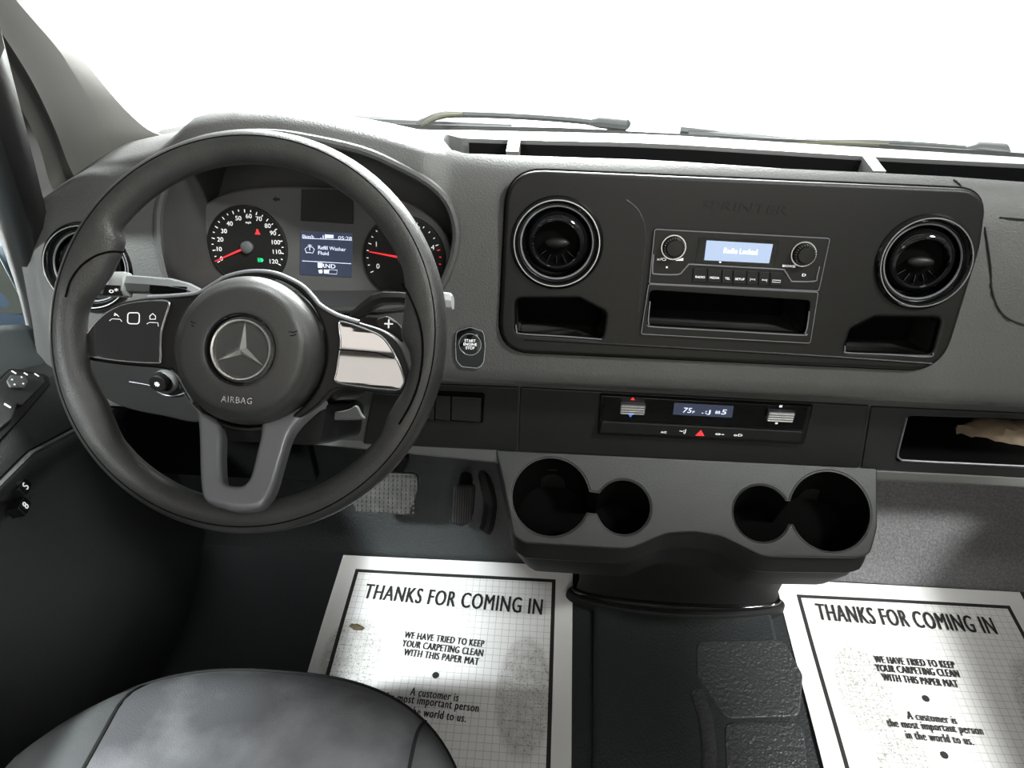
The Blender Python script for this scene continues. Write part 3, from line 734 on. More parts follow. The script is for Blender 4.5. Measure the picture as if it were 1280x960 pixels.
# ================================================================ FLOOR TUNNEL
ZF = FR((0, 0, 0), (1, 0, 0), (0, 1, 0))
tn = thing('floor_tunnel_cover', (.26, .5, 0), 'raised dark rubber floor cover between the two paper mats', 'floor cover')
obj('cover', plate(ZF, rpoly([(.075, -.3), (.424, -.3), (.428, .80), (.10, .80)], .03), -.002, .018, bevel=.009, res=4), M['rubber'], tn)
fo = rpoly(ZF.pxs([(868, 808), (975, 806), (1000, 850), (996, 902), (905, 905), (868, 850)]), .02)
obj('textured_footrest', plate(ZF, fo, .014, .0196, bevel=.0026, res=3), M['rubber2'], tn, label='raised textured footrest pad')
fo = rpoly(ZF.pxs([(903, 909), (1000, 908), (1012, 1040), (906, 1040)]), .02)
obj('textured_footrest', plate(ZF, fo, .014, .0196, bevel=.0026, res=3), M['rubber2'], tn, label='raised textured footrest pad nearest the camera')
obj('ridge', tube([ZF.w(*ZF.px(x, y), .018) for x, y in [(868, 870), (880, 905), (884, 940), (884, 1000)]], .012, 10, flat=.5, up=(0, 0, 1)), M['rubber2'], tn)

# ================================================================ STEERING COLUMN, STALKS
HF = WF.off(.012); hub = HF.px(301.4, 437); HC = HF.moved(*hub)          # hub centre frame (front of the emblem)
sc = thing('steering_column', HC.w(0, 0, -.25), 'dark plastic steering column shroud behind the wheel', 'steering column')
def colsec(c, w, h, dy=0):
    pts = rpoly([(-w, -h), (w, -h), (w, h*.8), (-w, h*.8)], h*.45, 5)
    return [HC.w(a+.012, b+dy, c) for a, b in pts]
obj('upper_shroud', loft([colsec(-.06, .062, .040, .0), colsec(-.075, .07, .05, .0), colsec(-.14, .075, .055, .005), colsec(-.22, .08, .05, .015)]), M['black'], sc)
kfr = HC.off(-.11)
obj('lower_shroud', loft([[kfr.w(a, b, c) for a, b in rpoly([(-.05*s, -.05), (.075*s, -.05), (.07*s, -.095), (-.045*s, -.095)], .012, 4)] for c, s in ((.05, .9), (.03, 1), (-.08, 1))]), M['matte'], sc)
flp = kfr.off(.03)
obj('release_lever', plate(flp, smooth(flp.pxs([(404, 515), (425, 514), (438, 511), (446, 507), (452, 517), (455, 524), (430, 525), (412, 524)]), 4), -.004, .004, bevel=.002), M['grey'], sc, label='grey release lever under the column')
# left stalk
SF = WF.off(-.055)
st = thing('indicator_stalk', SF.pxw(200, 356), 'silver grey stalk with twist end left of the column', 'stalk')
obj('lever', loft([[SF.w(*SF.px(x, y+s*h), z) for s, z in ((-1, 0), (-.8, .006), (0, .010), (.8, .006), (1, 0), (.8, -.006), (0, -.009), (-.8, -.006))] for x, y, h in [(160, 355, 11.5), (185, 356.5, 11), (215, 359, 11), (238, 363, 9), (258, 372, 8)]]), M['stalk'], st)
obj('lever_shadow_inset', plate(SF, rpoly(SF.pxs([(193, 357), (240, 360), (238, 367), (193, 368)]), .002), .006, .0098, bevel=.0008), M['deep'], st)
obj('end_cap', loft([[SF.w(*SF.px(x, y+s*h), z) for s, z in ((-1, -.004), (-1, .008), (-.3, .013), (.6, .013), (1, .008), (1, -.006), (0, -.010))] for x, y, h in [(130, 358, 11), (133, 356, 14.5), (160, 356, 15), (162, 356, 14)]]), M['stalkcap'], st, label='lighter grey ribbed twist end')
obj('twist_collar', loft([[SF.w(*SF.px(x, y+s*h), z) for s, z in ((-1, -.004), (-1, .006), (-.3, .010), (.6, .010), (1, .006), (1, -.006), (0, -.010))] for x, y, h in [(121, 361, 9), (123, 360, 13), (129, 359, 13)]]), M['chrome'], st)
obj('band', plate(SF, rpoly(SF.pxs([(133, 358), (160, 359), (160, 371), (132, 371)]), .001), .008, .0142, bevel=.0006), M['black'], st)
obj('symbol', textpx(SF, 'o*', 147, 365, 158, 366, .005, c=.0145), M['white'], st)
obj('symbols', join(textpx(SF, '-=-', 200, 350, 213, 351, .002, c=.0105), textpx(SF, '-=-', 224, 352.5, 238, 354, .002, c=.0098)), M['greyprint'], st, kind='stuff')
# right stalk = gear selector
GF = WF.off(-.07)
gs = thing('gear_selector_stalk', GF.pxw(480, 375), 'black gear selector stalk with silver tip right of the column', 'stalk')
def strip(fr, pts, tz=.008):
    return loft([[fr.w(*fr.px(x, y+s*h), z*tz) for s, z in ((-1, 0), (-.75, .8), (0, 1), (.75, .8), (1, 0), (.75, -.8), (0, -1), (-.75, -.8))] for x, y, h in pts])
obj('lever', strip(GF, [(440, 398, 8), (452, 389, 10), (466, 378, 10), (480, 373, 8.5), (500, 373, 8), (530, 376, 8), (552, 377, 9)], .011), M['black'], gs)
obj('print', textpx(GF, '*c', 509, 378, 515.5, 381, .006, c=.0116), M['white'], gs)
obj('tip', strip(GF, [(548, 376, 9), (552, 376, 11), (563, 377, 11), (566, 378, 9)], .013), M['stalkcap'], gs, label='silver end button')
# paddle
QF = WF.off(-.032)
pdl = thing('shift_paddle', QF.pxw(500, 405), 'dark shift paddle with plus sign behind the right spoke', 'paddle')
po = smooth(QF.pxs([(470, 402), (478, 397), (486, 396), (496, 403), (504, 411), (507, 420), (500, 428), (478, 420)]), 4)
obj('blade', plate(QF, po, -.004, .002, bevel=.0015), M['black'], pdl)
obj('blade_edge', tube([QF.w(a, b, .002) for a, b in smooth(QF.pxs([(484.5, 396.5), (495, 402.5), (503, 410.5), (506.5, 419)]), 5, False)], .0008, 6), M['silver'], pdl)
a, b = QF.px(486.5, 405)
obj('plus_sign', join(boxf(QF, a-.0045, a+.0045, b-.0007, b+.0007, .002, .0028, .0003, .0001), boxf(QF, a-.0007, a+.0007, b-.0045, b+.0045, .002, .0027, .0003, .0001)), M['white'], pdl)
kf2 = FR(at(190, 480, Y=.704), v=(0, .25, .97))
obj('knee_cover', plate(kf2, smooth(kf2.pxs([(100, 448), (150, 440), (215, 453), (248, 470), (254, 526), (205, 521), (150, 508), (112, 482)]), 4), -.03, .0, bevel=.003), M['lower'], db, label='dark knee cover below the left end of the dashboard')
obj('footwell_shade_sheet', boxf(FR((-.53, .80, .42)), -.19, .145, -.13, .115, -.02, 0, .01, .004), M['deep'], db)  # added near-black sheet standing in for the shade under the dash
# light knob
gf = kf2.moved(*kf2.px(192, 480))
lk = thing('light_switch', gf.O, 'round black light switch with white symbol lower left of the wheel', 'switch')
obj('surround', plate(gf, rpoly(gf.pxs([(150, 447), (222, 447), (236, 470), (228, 486), (196, 483), (158, 476)]), .006), -.012, .003, bevel=.0015), M['lower'], lk)
obj('surround_edge', tube([gf.w(a, b, .003) for a, b in smooth(gf.pxs([(163, 476), (190, 481), (198, 488), (209, 493), (222, 493), (232, 490)]), 4, False)], .0008, 6), M['satin'], lk)
g2 = gf.moved(*gf.px(209, 475))
obj('knob_base', lathe(g2, [(.0165, 0), (.0165, .005), (.0145, .008), (.012, .009)], 36), M['stalk'], lk)
obj('knob', lathe(g2.moved(-.003, .003), [(.012, .006), (.0118, .018), (.0105, .0195), (0, .0197)], 36), M['black'], lk)
g3 = g2.moved(-.003, .003, .0198)
obj('symbol', join(lathe(g3, [(.0016, 0), (.0016, .0003), (0, .0003)], 12), *[boxf(g3.rot(pi/4*i), .0021, .0034, -.0006, .0006, 0, .0003, .0002, .0001) for i in range(8)]), M['white'], lk, kind='stuff')

# ================================================================ STEERING WHEEL
sw = thing('steering_wheel', WO, 'black three spoke steering wheel with round airbag hub', 'steering wheel')
RW, ra, rb_ = .1985, .0162, .0165
def grip(t):
    d = math.degrees(t) % 360
    if d > 270: d -= 360
    L = interp([(-34, 0), (-27, .004), (-22, .003), (-17, 0), (-8, 0), (-4, .004), (0, .012), (3, .013), (8, .010), (16, .004), (24, 0), (143.5, 0), (147, .012), (152, .0165), (160, .016), (166, .011), (172, .003), (176, 0), (195, 0), (201, .004), (208, .007), (214, .005), (222, 0)], d)
    return L
def rim_sec(t):
    cx, cy = cos(t), sin(t); R = RW-ra; e = grip(t)
    return [WF.w((R+ra*cos(p)+e*min(0, cos(p)))*cx, (R+ra*cos(p)+e*min(0, cos(p)))*cy, rb_*sin(p)*(1 if sin(p) > 0 else 1.1)) for p in [2*pi*k/20 for k in range(20)]]
obj('rim', loft([rim_sec(2*pi*i/240) for i in range(240)], True, False, True), M['rim'], sw)
obj('rim_seam', tube([WF.w((RW-.0095)*cos(2*pi*i/144), (RW-.0095)*sin(2*pi*i/144), .0148) for i in range(144)], .0007, 5, True), M['deep'], sw)
def on_rim(x, y, h=.0007):
    a, b = WF.off(.012).px(x, y); r = sqrt(a*a+b*b); q = r-RW+ra; k = max(0, 1-(q/(ra if q > 0 else ra+grip(atan2(b, a))))**2)
    return WF.w(a, b, rb_*sqrt(k)+h)
for L in ([(86, 372), (92, 352), (104, 334), (120, 321), (136, 314), (148, 312)], [(499, 352), (508, 364), (518, 383), (525, 402), (529, 424), (529, 450), (524, 480), (514, 506), (500, 530)]):
    obj('grip_line', tube([on_rim(*p) for p in smooth(L, 5, False)], .0010, 6), M['deep'], sw)
BZ = WF.off(-.010)
bez = [(227, 481), (220, 468), (204, 461), (150, 456), (106, 449), (98, 442), (100, 428), (116, 404), (137, 384), (154, 376.5), (185, 371.5), (218, 369.5), (247, 367), (264, 356), (282, 346), (305, 340), (327, 339), (346, 342), (365, 350), (380, 359), (393, 373), (401, 382), (422, 394), (449, 402.5), (478, 412), (497, 426), (507, 448), (514, 474), (511, 487), (503, 493.5), (480, 493), (442, 487.5), (417, 487), (405, 497), (390, 512), (360, 530), (310, 540), (262, 530), (242, 505)]
obj('spoke_bezel', plate(BZ, smooth(BZ.pxs(bez), 3), -.022, 0, [[(p[0]+HF.px(301.4, 437)[0]*0, p[1]) for p in circ(*hub, .0765, 60)]], bevel=.0035, res=4), M['black'], sw)
# satin lower spoke (V)
vs = [(229, 482), (240, 502), (246, 522), (248, 545), (249, 585), (251, 612), (257, 626), (275, 633), (295, 637), (315, 636), (329, 630), (341, 610), (350, 580), (360, 547), (370, 530), (388, 512), (405, 498), (398, 496), (380, 505), (352, 519), (328, 527), (325, 545), (320, 565), (314, 590), (308, 602), (299, 607), (284, 605), (277.5, 597), (276, 570), (275, 530), (255, 512)]
VF = WF.moved(*WF.px(298, 522), -.010).tilt(0, .44)
obj('lower_spoke', plate(VF, smooth(VF.pxs(vs), 3), -.020, .001, bevel=.0055, res=4), M['satin'], sw, label='satin silver V-shaped lower spoke')
# bright bezel line over the hub
tl = [(98, 444), (99, 430), (116, 404), (137, 384), (154, 376.5), (185, 371.5), (218, 369.5), (247, 366), (264, 356), (282, 346), (305, 340), (327, 339), (346, 342), (365, 350), (380, 359), (393, 373), (401, 382), (422, 394), (449, 402.5), (478, 412), (497, 426), (507, 448), (513, 470)]
TF = WF.off(-.010)
obj('bezel_trim', tube([TF.w(a, b, 0) for a, b in smooth(TF.pxs(tl[5:19]), 4, False)], .0023, 8, flat=.8), M['satin'], sw, label='silver trim line over the hub')
obj('bezel_trim', tube([TF.w(a, b, 0) for a, b in smooth(TF.pxs([(214, 463), (222, 470), (230, 483), (241, 503)]), 4, False)], .0012, 8), M['satin'], sw, label='thin silver trim line at the lower left of the hub')
# pads
PD = WF.off(-.010)
lpad = [(214, 380), (209, 398), (204, 417), (203, 434), (203, 450), (197, 454), (150, 451), (106, 443.5), (102, 435), (108, 423), (120, 406), (135, 392), (154, 382), (177, 377.5), (204, 376)]
rpad = [(425, 404.5), (434, 403.5), (459, 412), (478, 421), (490, 436), (499, 453), (505, 469), (506, 478), (501, 486), (488, 487), (442, 481.7), (421, 476.5), (421.7, 465), (425, 444), (427, 427.5)]
for nm, pp, lab in (('left', lpad, 'gloss black button pad with white symbols, left spoke'), ('right', rpad, 'gloss black mirror-like button pad, right spoke')):
    o2 = smooth(PD.pxs(pp), 4)
    q = obj('button_pad', plate(PD, o2, -.002, .004, bevel=.0012), M['pad'], sw, label=lab)
    obj('pad_frame', tube([PD.w(a, b, .0034) for a, b in o2], .0008, 6, True), M['silver'], q)
    if nm == 'left':
        p4 = PD.off(.004)
        sq = rpoly(p4.pxs([(160, 391), (174.5, 391), (174, 405), (159.5, 404.5)]), .003)
        obj('symbols', join(tube([p4.w(a, b, .0002) for a, b in sq], .0005, 5, True), tube([p4.w(*p4.px(x, y), .0002) for x, y in ((143, 394.5), (146.5, 393), (149, 396), (143.5, 391.5), (143, 394.5))], .0004, 5),
            tube([p4.w(*p4.px(x, y), .0002) for x, y in ((187.5, 399), (187.5, 395), (191, 392), (194.5, 395), (194.5, 399))], .0004, 5, True),
            tube([p4.w(*p4.px(x, y), .0002) for x, y in ((137, 401), (140, 398.5), (150, 399), (152.5, 402))], .0003, 5), tube([p4.w(*p4.px(x, y), .0002) for x, y in ((183.5, 405), (187, 403), (197.5, 403.5), (198, 408))], .0003, 5)), M['white'], q, kind='stuff')
    else:
        p4 = PD.off(.004)
        obj('key_gap', tube([p4.w(*p4.px(x, y), 0) for x, y in [(424, 437), (433, 437.5), (470, 440.5), (492, 448)]], .0006, 5), M['deep'], q)
# airbag cover
hb = obj('airbag_cover', lathe(HC, [(.071, -.06), (.0735, -.030), (.0742, -.021), (.0732, -.0135), (.070, -.0078), (.066, -.0042), (.0628, -.0018), (.0608, .0004), (.0565, .002), (.048, .0032), (.040, .0035), (.0372, .0035), (.0355, .0025), (.0345, -.002), (0, -.0025)], 72), M['bag'], sw)
EF = HC.off(-.0030)
hr = radians(-4.5)
er = EF.rot(hr)
obj('emblem_recess', lathe(er, [(.0352, -.0005), (.0352, .004), (.0335, .0045), (.032, .001)], 60), M['gloss'], hb)
obj('emblem_ring', lathe(er, [(.0305, -.001), (.0306, .0035), (.0295, .005), (.028, .0045), (.027, .003), (.0269, -.001)], 60), M['chrome'], hb, label='bright chrome emblem ring')
SV = []; 
for k in range(6):
    a = pi/2+k*pi/3; r = .0275 if k % 2 == 0 else .0047; SV.append(er.w(r*cos(a), r*sin(a), .0015))
SV.append(er.w(0, 0, .0068)); SV += [p-er.n*.003 for p in SV[:6]]
SFc = [(k, (k+1) % 6, 6) for k in range(6)]+[(k, k+7, (k+1) % 6+7, (k+1) % 6) for k in range(6)]+[tuple(range(7, 13))]
obj('emblem_star', (SV, SFc), M['chrome'], hb, label='bright three-pointed star', angle=5)
A = HC.off(.002)
obj('airbag_lettering', textpx(A, 'AIRBAG', 277.5, 498.5, 316, 501.5, .0062, c=.0006, depth=.0008, spacing=1.15), M['silver'], hb)
def horn(px, py, s):
    a, b = A.px(px, py)
    pts = [(-.006*s, .003), (-.003*s, .0015), (.004*s, .0015), (.006*s, .0035), (.006*s, -.002), (-.002*s, -.002), (-.005*s, -.0005)]
    return tube([A.w(a+x, b+y, .0005) for x, y in pts], .00045, 5)
obj('horn_symbol', horn(246, 406, 1), M['deep'], hb); obj('horn_symbol', horn(364, 417, -1), M['deep'], hb)

# ================================================================ INSTRUMENT CLUSTER
ic = thing('instrument_cluster', KF.w(0, -.07, 0), 'instrument cluster with two dials and screens behind the wheel', 'instrument cluster')
ko = smooth(KF.pxs([(240, 300), (246, 268), (275, 244), (336, 233), (430, 235), (490, 245), (535, 268), (560, 300), (566, 345), (540, 378), (300, 378), (250, 350)]), 5)
obj('face', plate(KF, ko, -.01, 0, bevel=.004), M['cluster'], ic)
def dial(cx, cy, r):
    f = KF.moved(*KF.px(cx, cy))
    d = obj('dial', lathe(f, [(r+.004, -.002), (r+.003, .003), (r+.0005, .0035), (r, .001), (0, .001)], 60), M['dial'], ic)
    return f, d
K1 = KF.off(.001)
f1, d1 = dial(310, 308.5, .0555); f2, d2 = dial(505, 322, .0565)
txt = [('0', 277, 323.5), ('10', 273.6, 311.5), ('20', 275.4, 299.6), ('30', 280, 289), ('40', 287.3, 279.7), ('50', 298, 273), ('60', 311, 270.4), ('70', 323.6, 273.8), ('80', 334.8, 282.5), ('90', 341.3, 291.6), ('100', 344.4, 303), ('110', 345.7, 315), ('120', 341.7, 327)]
def ctext(s, x, y, h): a, b = K1.px(x, y); return text(K1, s, a, b, h, 1.05, c=.0004, bold=0)
obj('numerals', join(*[ctext(s, x, y, .0090) for s, x, y in txt], ctext('mph', 310.5, 278, .0045)), M['white'], d1, kind='stuff')
obj('numerals', join(*[ctext(s, x, y, .0100) for s, x, y in (('0', 472.5, 333), ('1', 470.5, 305.5), ('2', 492, 285), ('3', 523.7, 286.5), ('4', 541, 309.5))]), M['white'], d2, kind='stuff')
def ticks(f, R, a0, a1, n, big=2):
    L = []
    for i in range(n+1):
        a = radians(a0+(a1-a0)*i/n); g = f.rot(a); l = .0045 if i % big == 0 else .0028
        L.append(boxf(g, R-l, R, -.0006, .0006, .0012, .0016, .0002, .0001))
    return join(*L)
obj('tick_marks', ticks(f1, .053, 207, -28, 24), M['white'], d1, kind='stuff')
obj('tick_marks', ticks(f2, .054, 205, 22, 16, 4), M['white'], d2, kind='stuff')
obj('red_tick_marks', ticks(f2, .054, 14, -8, 2, 9), M['red'], d2, kind='stuff')
def needle(f, dpx, x, y, r0):
    a, b = [q-w for q, w in zip(KF.px(x, y), KF.px(*dpx))]; ln = sqrt(a*a+b*b); g = f.rot(atan2(b, a))
    return prism(g, [(r0, -.0017), (ln, -.0006), (ln, .0006), (r0, .0017)], .004, .0052)
obj('needle', needle(f1, (310, 308.5), 270.5, 326, -.004), M['red'], d1); obj('needle', needle(f2, (505, 322), 462.5, 314, -.004), M['red'], d2)
obj('needle_hub', lathe(f1, [(.0085, .001), (.0085, .007), (.0065, .0085), (0, .0088)], 30), M['grey'], d1, label='grey needle cap'); obj('needle_hub', lathe(f2, [(.0085, .001), (.0085, .007), (.0065, .0085), (0, .0088)], 30), M['grey'], d2)
a, b = K1.px(322, 290)
obj('seatbelt_telltale', join(ellipsoid(K1, a, b+.0025, .0005, .0018, .0018, .0004, 12, 6), prism(K1, [(a-.004, b-.0035), (a+.004, b-.0035), (a+.0018, b+.001), (a-.0018, b+.001)], .0003, .0007)), M['red'], d1, kind='stuff')
a, b = K1.px(326, 325)
obj('headlamp_telltale', join(prism(K1, [(a-.0002, b-.003), (a+.003, b-.0022), (a+.0042, b), (a+.003, b+.0022), (a-.0002, b+.003)], .0003, .0007), *[boxf(K1, a-.0045, a-.001, b+d-.0004, b+d+.0004, .0003, .0007, .0002, .0001) for d in (-.0024, -.0008, .0008, .0024)]), M['green'], d1, kind='stuff')
a, b = KF.px(345.5, 249)
obj('turn_arrow', prism(KF, [(a-.0055, b), (a, b+.004), (a, b+.0018), (a+.005, b+.0018), (a+.005, b-.0018), (a, b-.0018), (a, b-.004)], .0001, .0006), M['dial'], ic)
obj('upper_display', plate(KF, rpoly(KF.pxs([(377, 236.5), (442, 238), (442, 280), (376, 276)]), .0015), -.001, .0015, bevel=.0006), M['lcdoff'], ic, label='blank dark upper display')
ls = obj('lower_display', plate(KF, rpoly(KF.pxs([(376, 288.5), (441, 291.5), (440, 346.5), (375, 343)]), .0015), -.001, .0015, bevel=.0006), M['lcd'], ic, label='lit lower display with white text')
K2 = KF.off(.0015)
obj('display_text', join(textpx(K2, '0km/h', 378, 295, 392.5, 296, .0045), textpx(K2, '05:28', 423, 297, 440, 298.2, .0048), textpx(K2, 'Refill Washer', 398, 309, 432.5, 311.8, .0052), textpx(K2, 'Fluid', 398, 315.8, 411, 316.8, .0052),
     textpx(K2, 'PRND', 397.5, 331.5, 419.5, 333, .0058, bold=0), textpx(K2, '.iI', 400.5, 295.5, 408, 296, .005)), M['whitelcd'], ls, kind='stuff')
def bar(x0, y0, x1, y1, w): return tube([K2.w(*K2.px(x0, y0), .0002), K2.w(*K2.px(x1, y1), .0002)], w, 5)
obj('washer_icon', join(*[tube([K2.w(*K2.px(x, y), .0002) for x, y in q], .0004, 5) for q in ([(383, 316), (381.3, 311), (384, 308.7), (387, 308), (390.5, 309), (393, 311.5), (391, 316.5), (388, 315.8), (385.5, 315.6), (383, 316)], [(387.2, 313), (387.3, 306)], [(387.3, 306), (384.8, 306.5)], [(387.3, 306), (389.8, 306.8)])]), M['whitelcd'], ls, kind='stuff')
obj('display_lines', join(bar(378, 297.6, 440, 300.3, .00045), bar(377.8, 326, 439, 329.6, .00045), prism(K2, K2.pxs([(406, 293), (417, 293.6), (417, 298), (406, 297.4)]), .0, .0003),
     prism(K2, K2.pxs([(405, 337), (411.5, 337.3), (411, 342), (405, 341.7)]), 0, .0003), prism(K2, K2.pxs([(398, 337.5), (403, 337), (403, 341.5), (399, 341.5)]), 0, .0003), prism(K2, K2.pxs([(397.3, 328.5), (403, 328.8), (403, 334.8), (397.3, 334.5)]), 0, .00015),
     tube([K2.w(*K2.px(x, y), .0002) for x, y in ((411, 337), (421.5, 337.6), (421, 342.8), (411, 342.2))], .0003, 5, True)), M['whitelcd'], ls, kind='stuff')

# ================================================================ PEDALS
bp = thing('brake_pedal', at(490, 640, Y=.87), 'wide worn rubber brake pedal below the steering wheel', 'pedal')
BPF = FR(at(485, 615, Y=.86), v=(0, .55, .83))
bo = rpoly(BPF.pxs([(452, 590), (522, 592), (523, 612), (512, 644), (447, 641), (440, 630)]), .012)
pp = obj('pedal_pad', plate(BPF, bo, -.012, 0, bevel=.003), M['pedal'], bp)
ta = []; 
xs_ = [p[0] for p in bo]; ys_ = [p[1] for p in bo]
for i in range(14):
    x = min(xs_)+.008+(max(xs_)-min(xs_)-.016)*i/13
    for j in range(9):
        y = min(ys_)+.006+(max(ys_)-min(ys_)-.012)*j/8
        if x < min(xs_)+.02 and y > max(ys_)-.012: continue
        ta.append(boxf(BPF, x-.0017, x+.0017, y-.0024, y+.0024, -.001, .0018, .0006, .0004))
obj('tread', join(*ta), M['pedal'], pp, kind='stuff')
obj('pedal_arm', tube([BPF.w(.0, .0, -.015), at(505, 575, Y=.92), at(506, 540, Y=1.0)], .010, 8), M['matte'], bp)
ap = thing('accelerator_pedal', at(577, 650, Y=.9), 'narrow ribbed accelerator pedal right of the brake', 'pedal')
APF = FR(at(580, 630, Y=.89), v=(0, .6, .8))
ao = rpoly(APF.pxs([(571, 606), (594, 606), (592, 640), (587, 655), (576, 659), (562, 654), (565, 632)]), .008)
apd = obj('pedal_pad', plate(APF, ao, -.012, 0, bevel=.003), M['matte'], ap)
ax = [p[0] for p in ao]; ay = [p[1] for p in ao]
for i in range(8):
    x = min(ax)+.006+(max(ax)-min(ax)-.014)*i/7
    obj('tread_rib', boxf(APF, x-.0012, x+.0012, min(ay)+.008, max(ay)-.006, -.001, .0018, .0006, .0005), M['pedal'], apd)
obj('pedal_arm', tube([APF.w(.0, .02, -.01), at(583, 595, Y=.96), at(585, 575, Y=1.0)], .013, 8), M['matte'], ap)
obj('rubber_hose', tube(smooth([at(603, 588, Y=.97), at(608, 605, Y=.95), at(613, 630, Y=.93), at(610, 655, Y=.90), at(606, 664, Y=.89)], 4, False), .013, 10), M['matte'], label='black curved hose right of the accelerator pedal', cat='hose')
obj('bracket', plate(FR(at(535, 588, Y=1.0)), rpoly(FR(at(535, 588, Y=1.0)).pxs([(510, 578), (553, 581), (553, 601), (510, 598)]), .004), -.03, .0, bevel=.003), M['grey'], label='grey metal bracket behind the brake pedal', cat='bracket')

# ================================================================ PAPER MATS
def paper_mat(name):
    m = bpy.data.materials.new(name); m.use_nodes = True; nt = m.node_tree; b = nt.nodes['Principled BSDF']; L = nt.links
    b.inputs['Roughness'].default_value = .8
    tc = nt.nodes.new('ShaderNodeTexCoord'); sp = nt.nodes.new('ShaderNodeSeparateXYZ'); L.new(tc.outputs['Object'], sp.inputs[0])
    def ma(op, a, b_=None, c=None):
        n = nt.nodes.new('ShaderNodeMath'); n.operation = op
        for i, q in enumerate((a, b_, c)):
            if q is None: continue
            if hasattr(q, 'links'): L.new(q, n.inputs[i])
            else: n.inputs[i].default_value = q
        return n.outputs[0]
    x, y = sp.outputs[0], sp.outputs[1]           # centred sheet, half size HX, HY
    HX, HY = .195, .251
    d = ma('MAXIMUM', ma('SUBTRACT', ma('ABSOLUTE', x), HX), ma('SUBTRACT', ma('ABSOLUTE', y), HY))
    inside = ma('LESS_THAN', d, 0.0)
    frame = ma('LESS_THAN', ma('ABSOLUTE', ma('SUBTRACT', d, -.0005)), .0036)
    s = .0128
    gx = ma('LESS_THAN', ma('PINGPONG', x, s/2), .0004); gy = ma('LESS_THAN', ma('PINGPONG', y, s/2), .0004)
    gridl = ma('MULTIPLY', ma('MAXIMUM', gx, gy), inside)
    # shoe dirt: speckled noise inside soft elliptical prints
    n1 = nt.nodes.new('ShaderNodeTexNoise'); n1.inputs['Scale'].default_value = 260; n1.inputs['Detail'].default_value = 4; L.new(tc.outputs['Object'], n1.inputs['Vector'])
    n2 = nt.nodes.new('ShaderNodeTexNoise'); n2.inputs['Scale'].default_value = 60; n2.inputs['Detail'].default_value = 6; L.new(tc.outputs['Object'], n2.inputs['Vector'])
    def ellm(cx, cy, rx, ry):
        q = ma('ADD', ma('POWER', ma('DIVIDE', ma('SUBTRACT', x, cx), rx), 2.0), ma('POWER', ma('DIVIDE', ma('SUBTRACT', y, cy), ry), 2.0))
        n = nt.nodes.new('ShaderNodeMapRange'); L.new(q, n.inputs[0]); n.inputs[1].default_value = 1.1; n.inputs[2].default_value = .75; return n.outputs[0]
    return m, nt, b, ma, ellm, n1, n2, frame, gridl
def make_paper(name, prints, foot):
    m, nt, b, ma, ellm, n1, n2, frame, gridl = paper_mat(name); L = nt.links
    dirt = None
    for p in prints:
        e = ellm(*p); dirt = e if dirt is None else ma('MAXIMUM', dirt, e)
    sp = ma('MULTIPLY', dirt, ma('GREATER_THAN', n1.outputs['Fac'], .60))
    sm = ma('MULTIPLY', dirt, ma('MULTIPLY', n2.outputs['Fac'], foot))
    def mix(fac, c1, c2):
        n = nt.nodes.new('ShaderNodeMix'); n.data_type = 'RGBA'
        L.new(fac, n.inputs[0])
        for i, c in ((6, c1), (7, c2)):
            if isinstance(c, tuple): n.inputs[i].default_value = (*c, 1)
            else: L.new(c, n.inputs[i])
        return n.outputs[2]
    c = mix(sm, (.80, .79, .79), (.36, .34, .32))
    c = mix(ma('MULTIPLY', gridl, .6), c, (.25, .25, .26))
    c = mix(ma('MULTIPLY', sp, .55), c, (.12, .11, .10))
    c = mix(frame, c, (.014, .014, .014))
    L.new(c, b.inputs['Base Color']); return m
def wave(x, y, s): return .0035+.0022*sin(7*x+3*s)*cos(5*y+s)+.0012*sin(17*y+9*x+s)
def paper(x0, y1, w, h, rotz, lab, material, lines, dots, s):
    cx, cy = x0+w/2, y1-h/2
    t = thing('paper_floor_mat', (cx, cy, 0), lab, 'paper mat', 'printed paper floor mats'); t.rotation_euler.z = rotz
    ORG[t.name] = Vector((0, 0, 0))
    nx, ny = 28, 34; V = []; Fc = []
    for j in range(ny+1):
        for i in range(nx+1):
            x = -w/2+w*i/nx; y = -h/2+h*j/ny; V.append(Vector((x, y, wave(x, y, s))))
    k = len(V); V += [v-Vector((0, 0, .0004)) for v in V[:k]]
    for j in range(ny):
        for i in range(nx):
            a = j*(nx+1)+i; q = (a, a+1, a+nx+2, a+nx+1); Fc.append(q); Fc.append(tuple(v+k for v in q[::-1]))
    obj('sheet', (V, Fc), material, t)
    pf = FR((0, 0, 0), (1, 0, 0), (0, 1, 0))
    for (tx, ax_, ay_, bx_, by_, hh, bold) in lines:
        V2, F2 = textab(pf, tx, (ax_-cx, ay_-cy), (bx_-cx, by_-cy), hh, c=0, depth=.00005, spacing=1.12)
        if bold: V2, F2 = bolder((V2, F2), pf, bold)
        obj('printed_text', ([Vector((v.x, v.y, wave(v.x, v.y, s)+.0011+v.z)) for v in V2], F2), M['ink'], t, angle=60)
    for (ax_, ay_) in dots:
        x, y = ax_-cx, ay_-cy
        obj('printed_dot', lathe(FR((x, y, wave(x, y, s)+.0006), (1, 0, 0), (0, 1, 0)), [(.006, 0), (.006, .0002), (0, .0002)], 20), M['ink'], t)
    return t
pmL = make_paper('paper_left', [(.15, .02, .05, .11), (.14, -.2, .05, .08), (-.16, .07, .055, .08)], .9)
pmR = make_paper('paper_right', [(-.125, .07, .05, .09), (-.10, -.07, .05, .07), (.17, .03, .05, .12), (-.1, -.19, .05, .06)], .8)
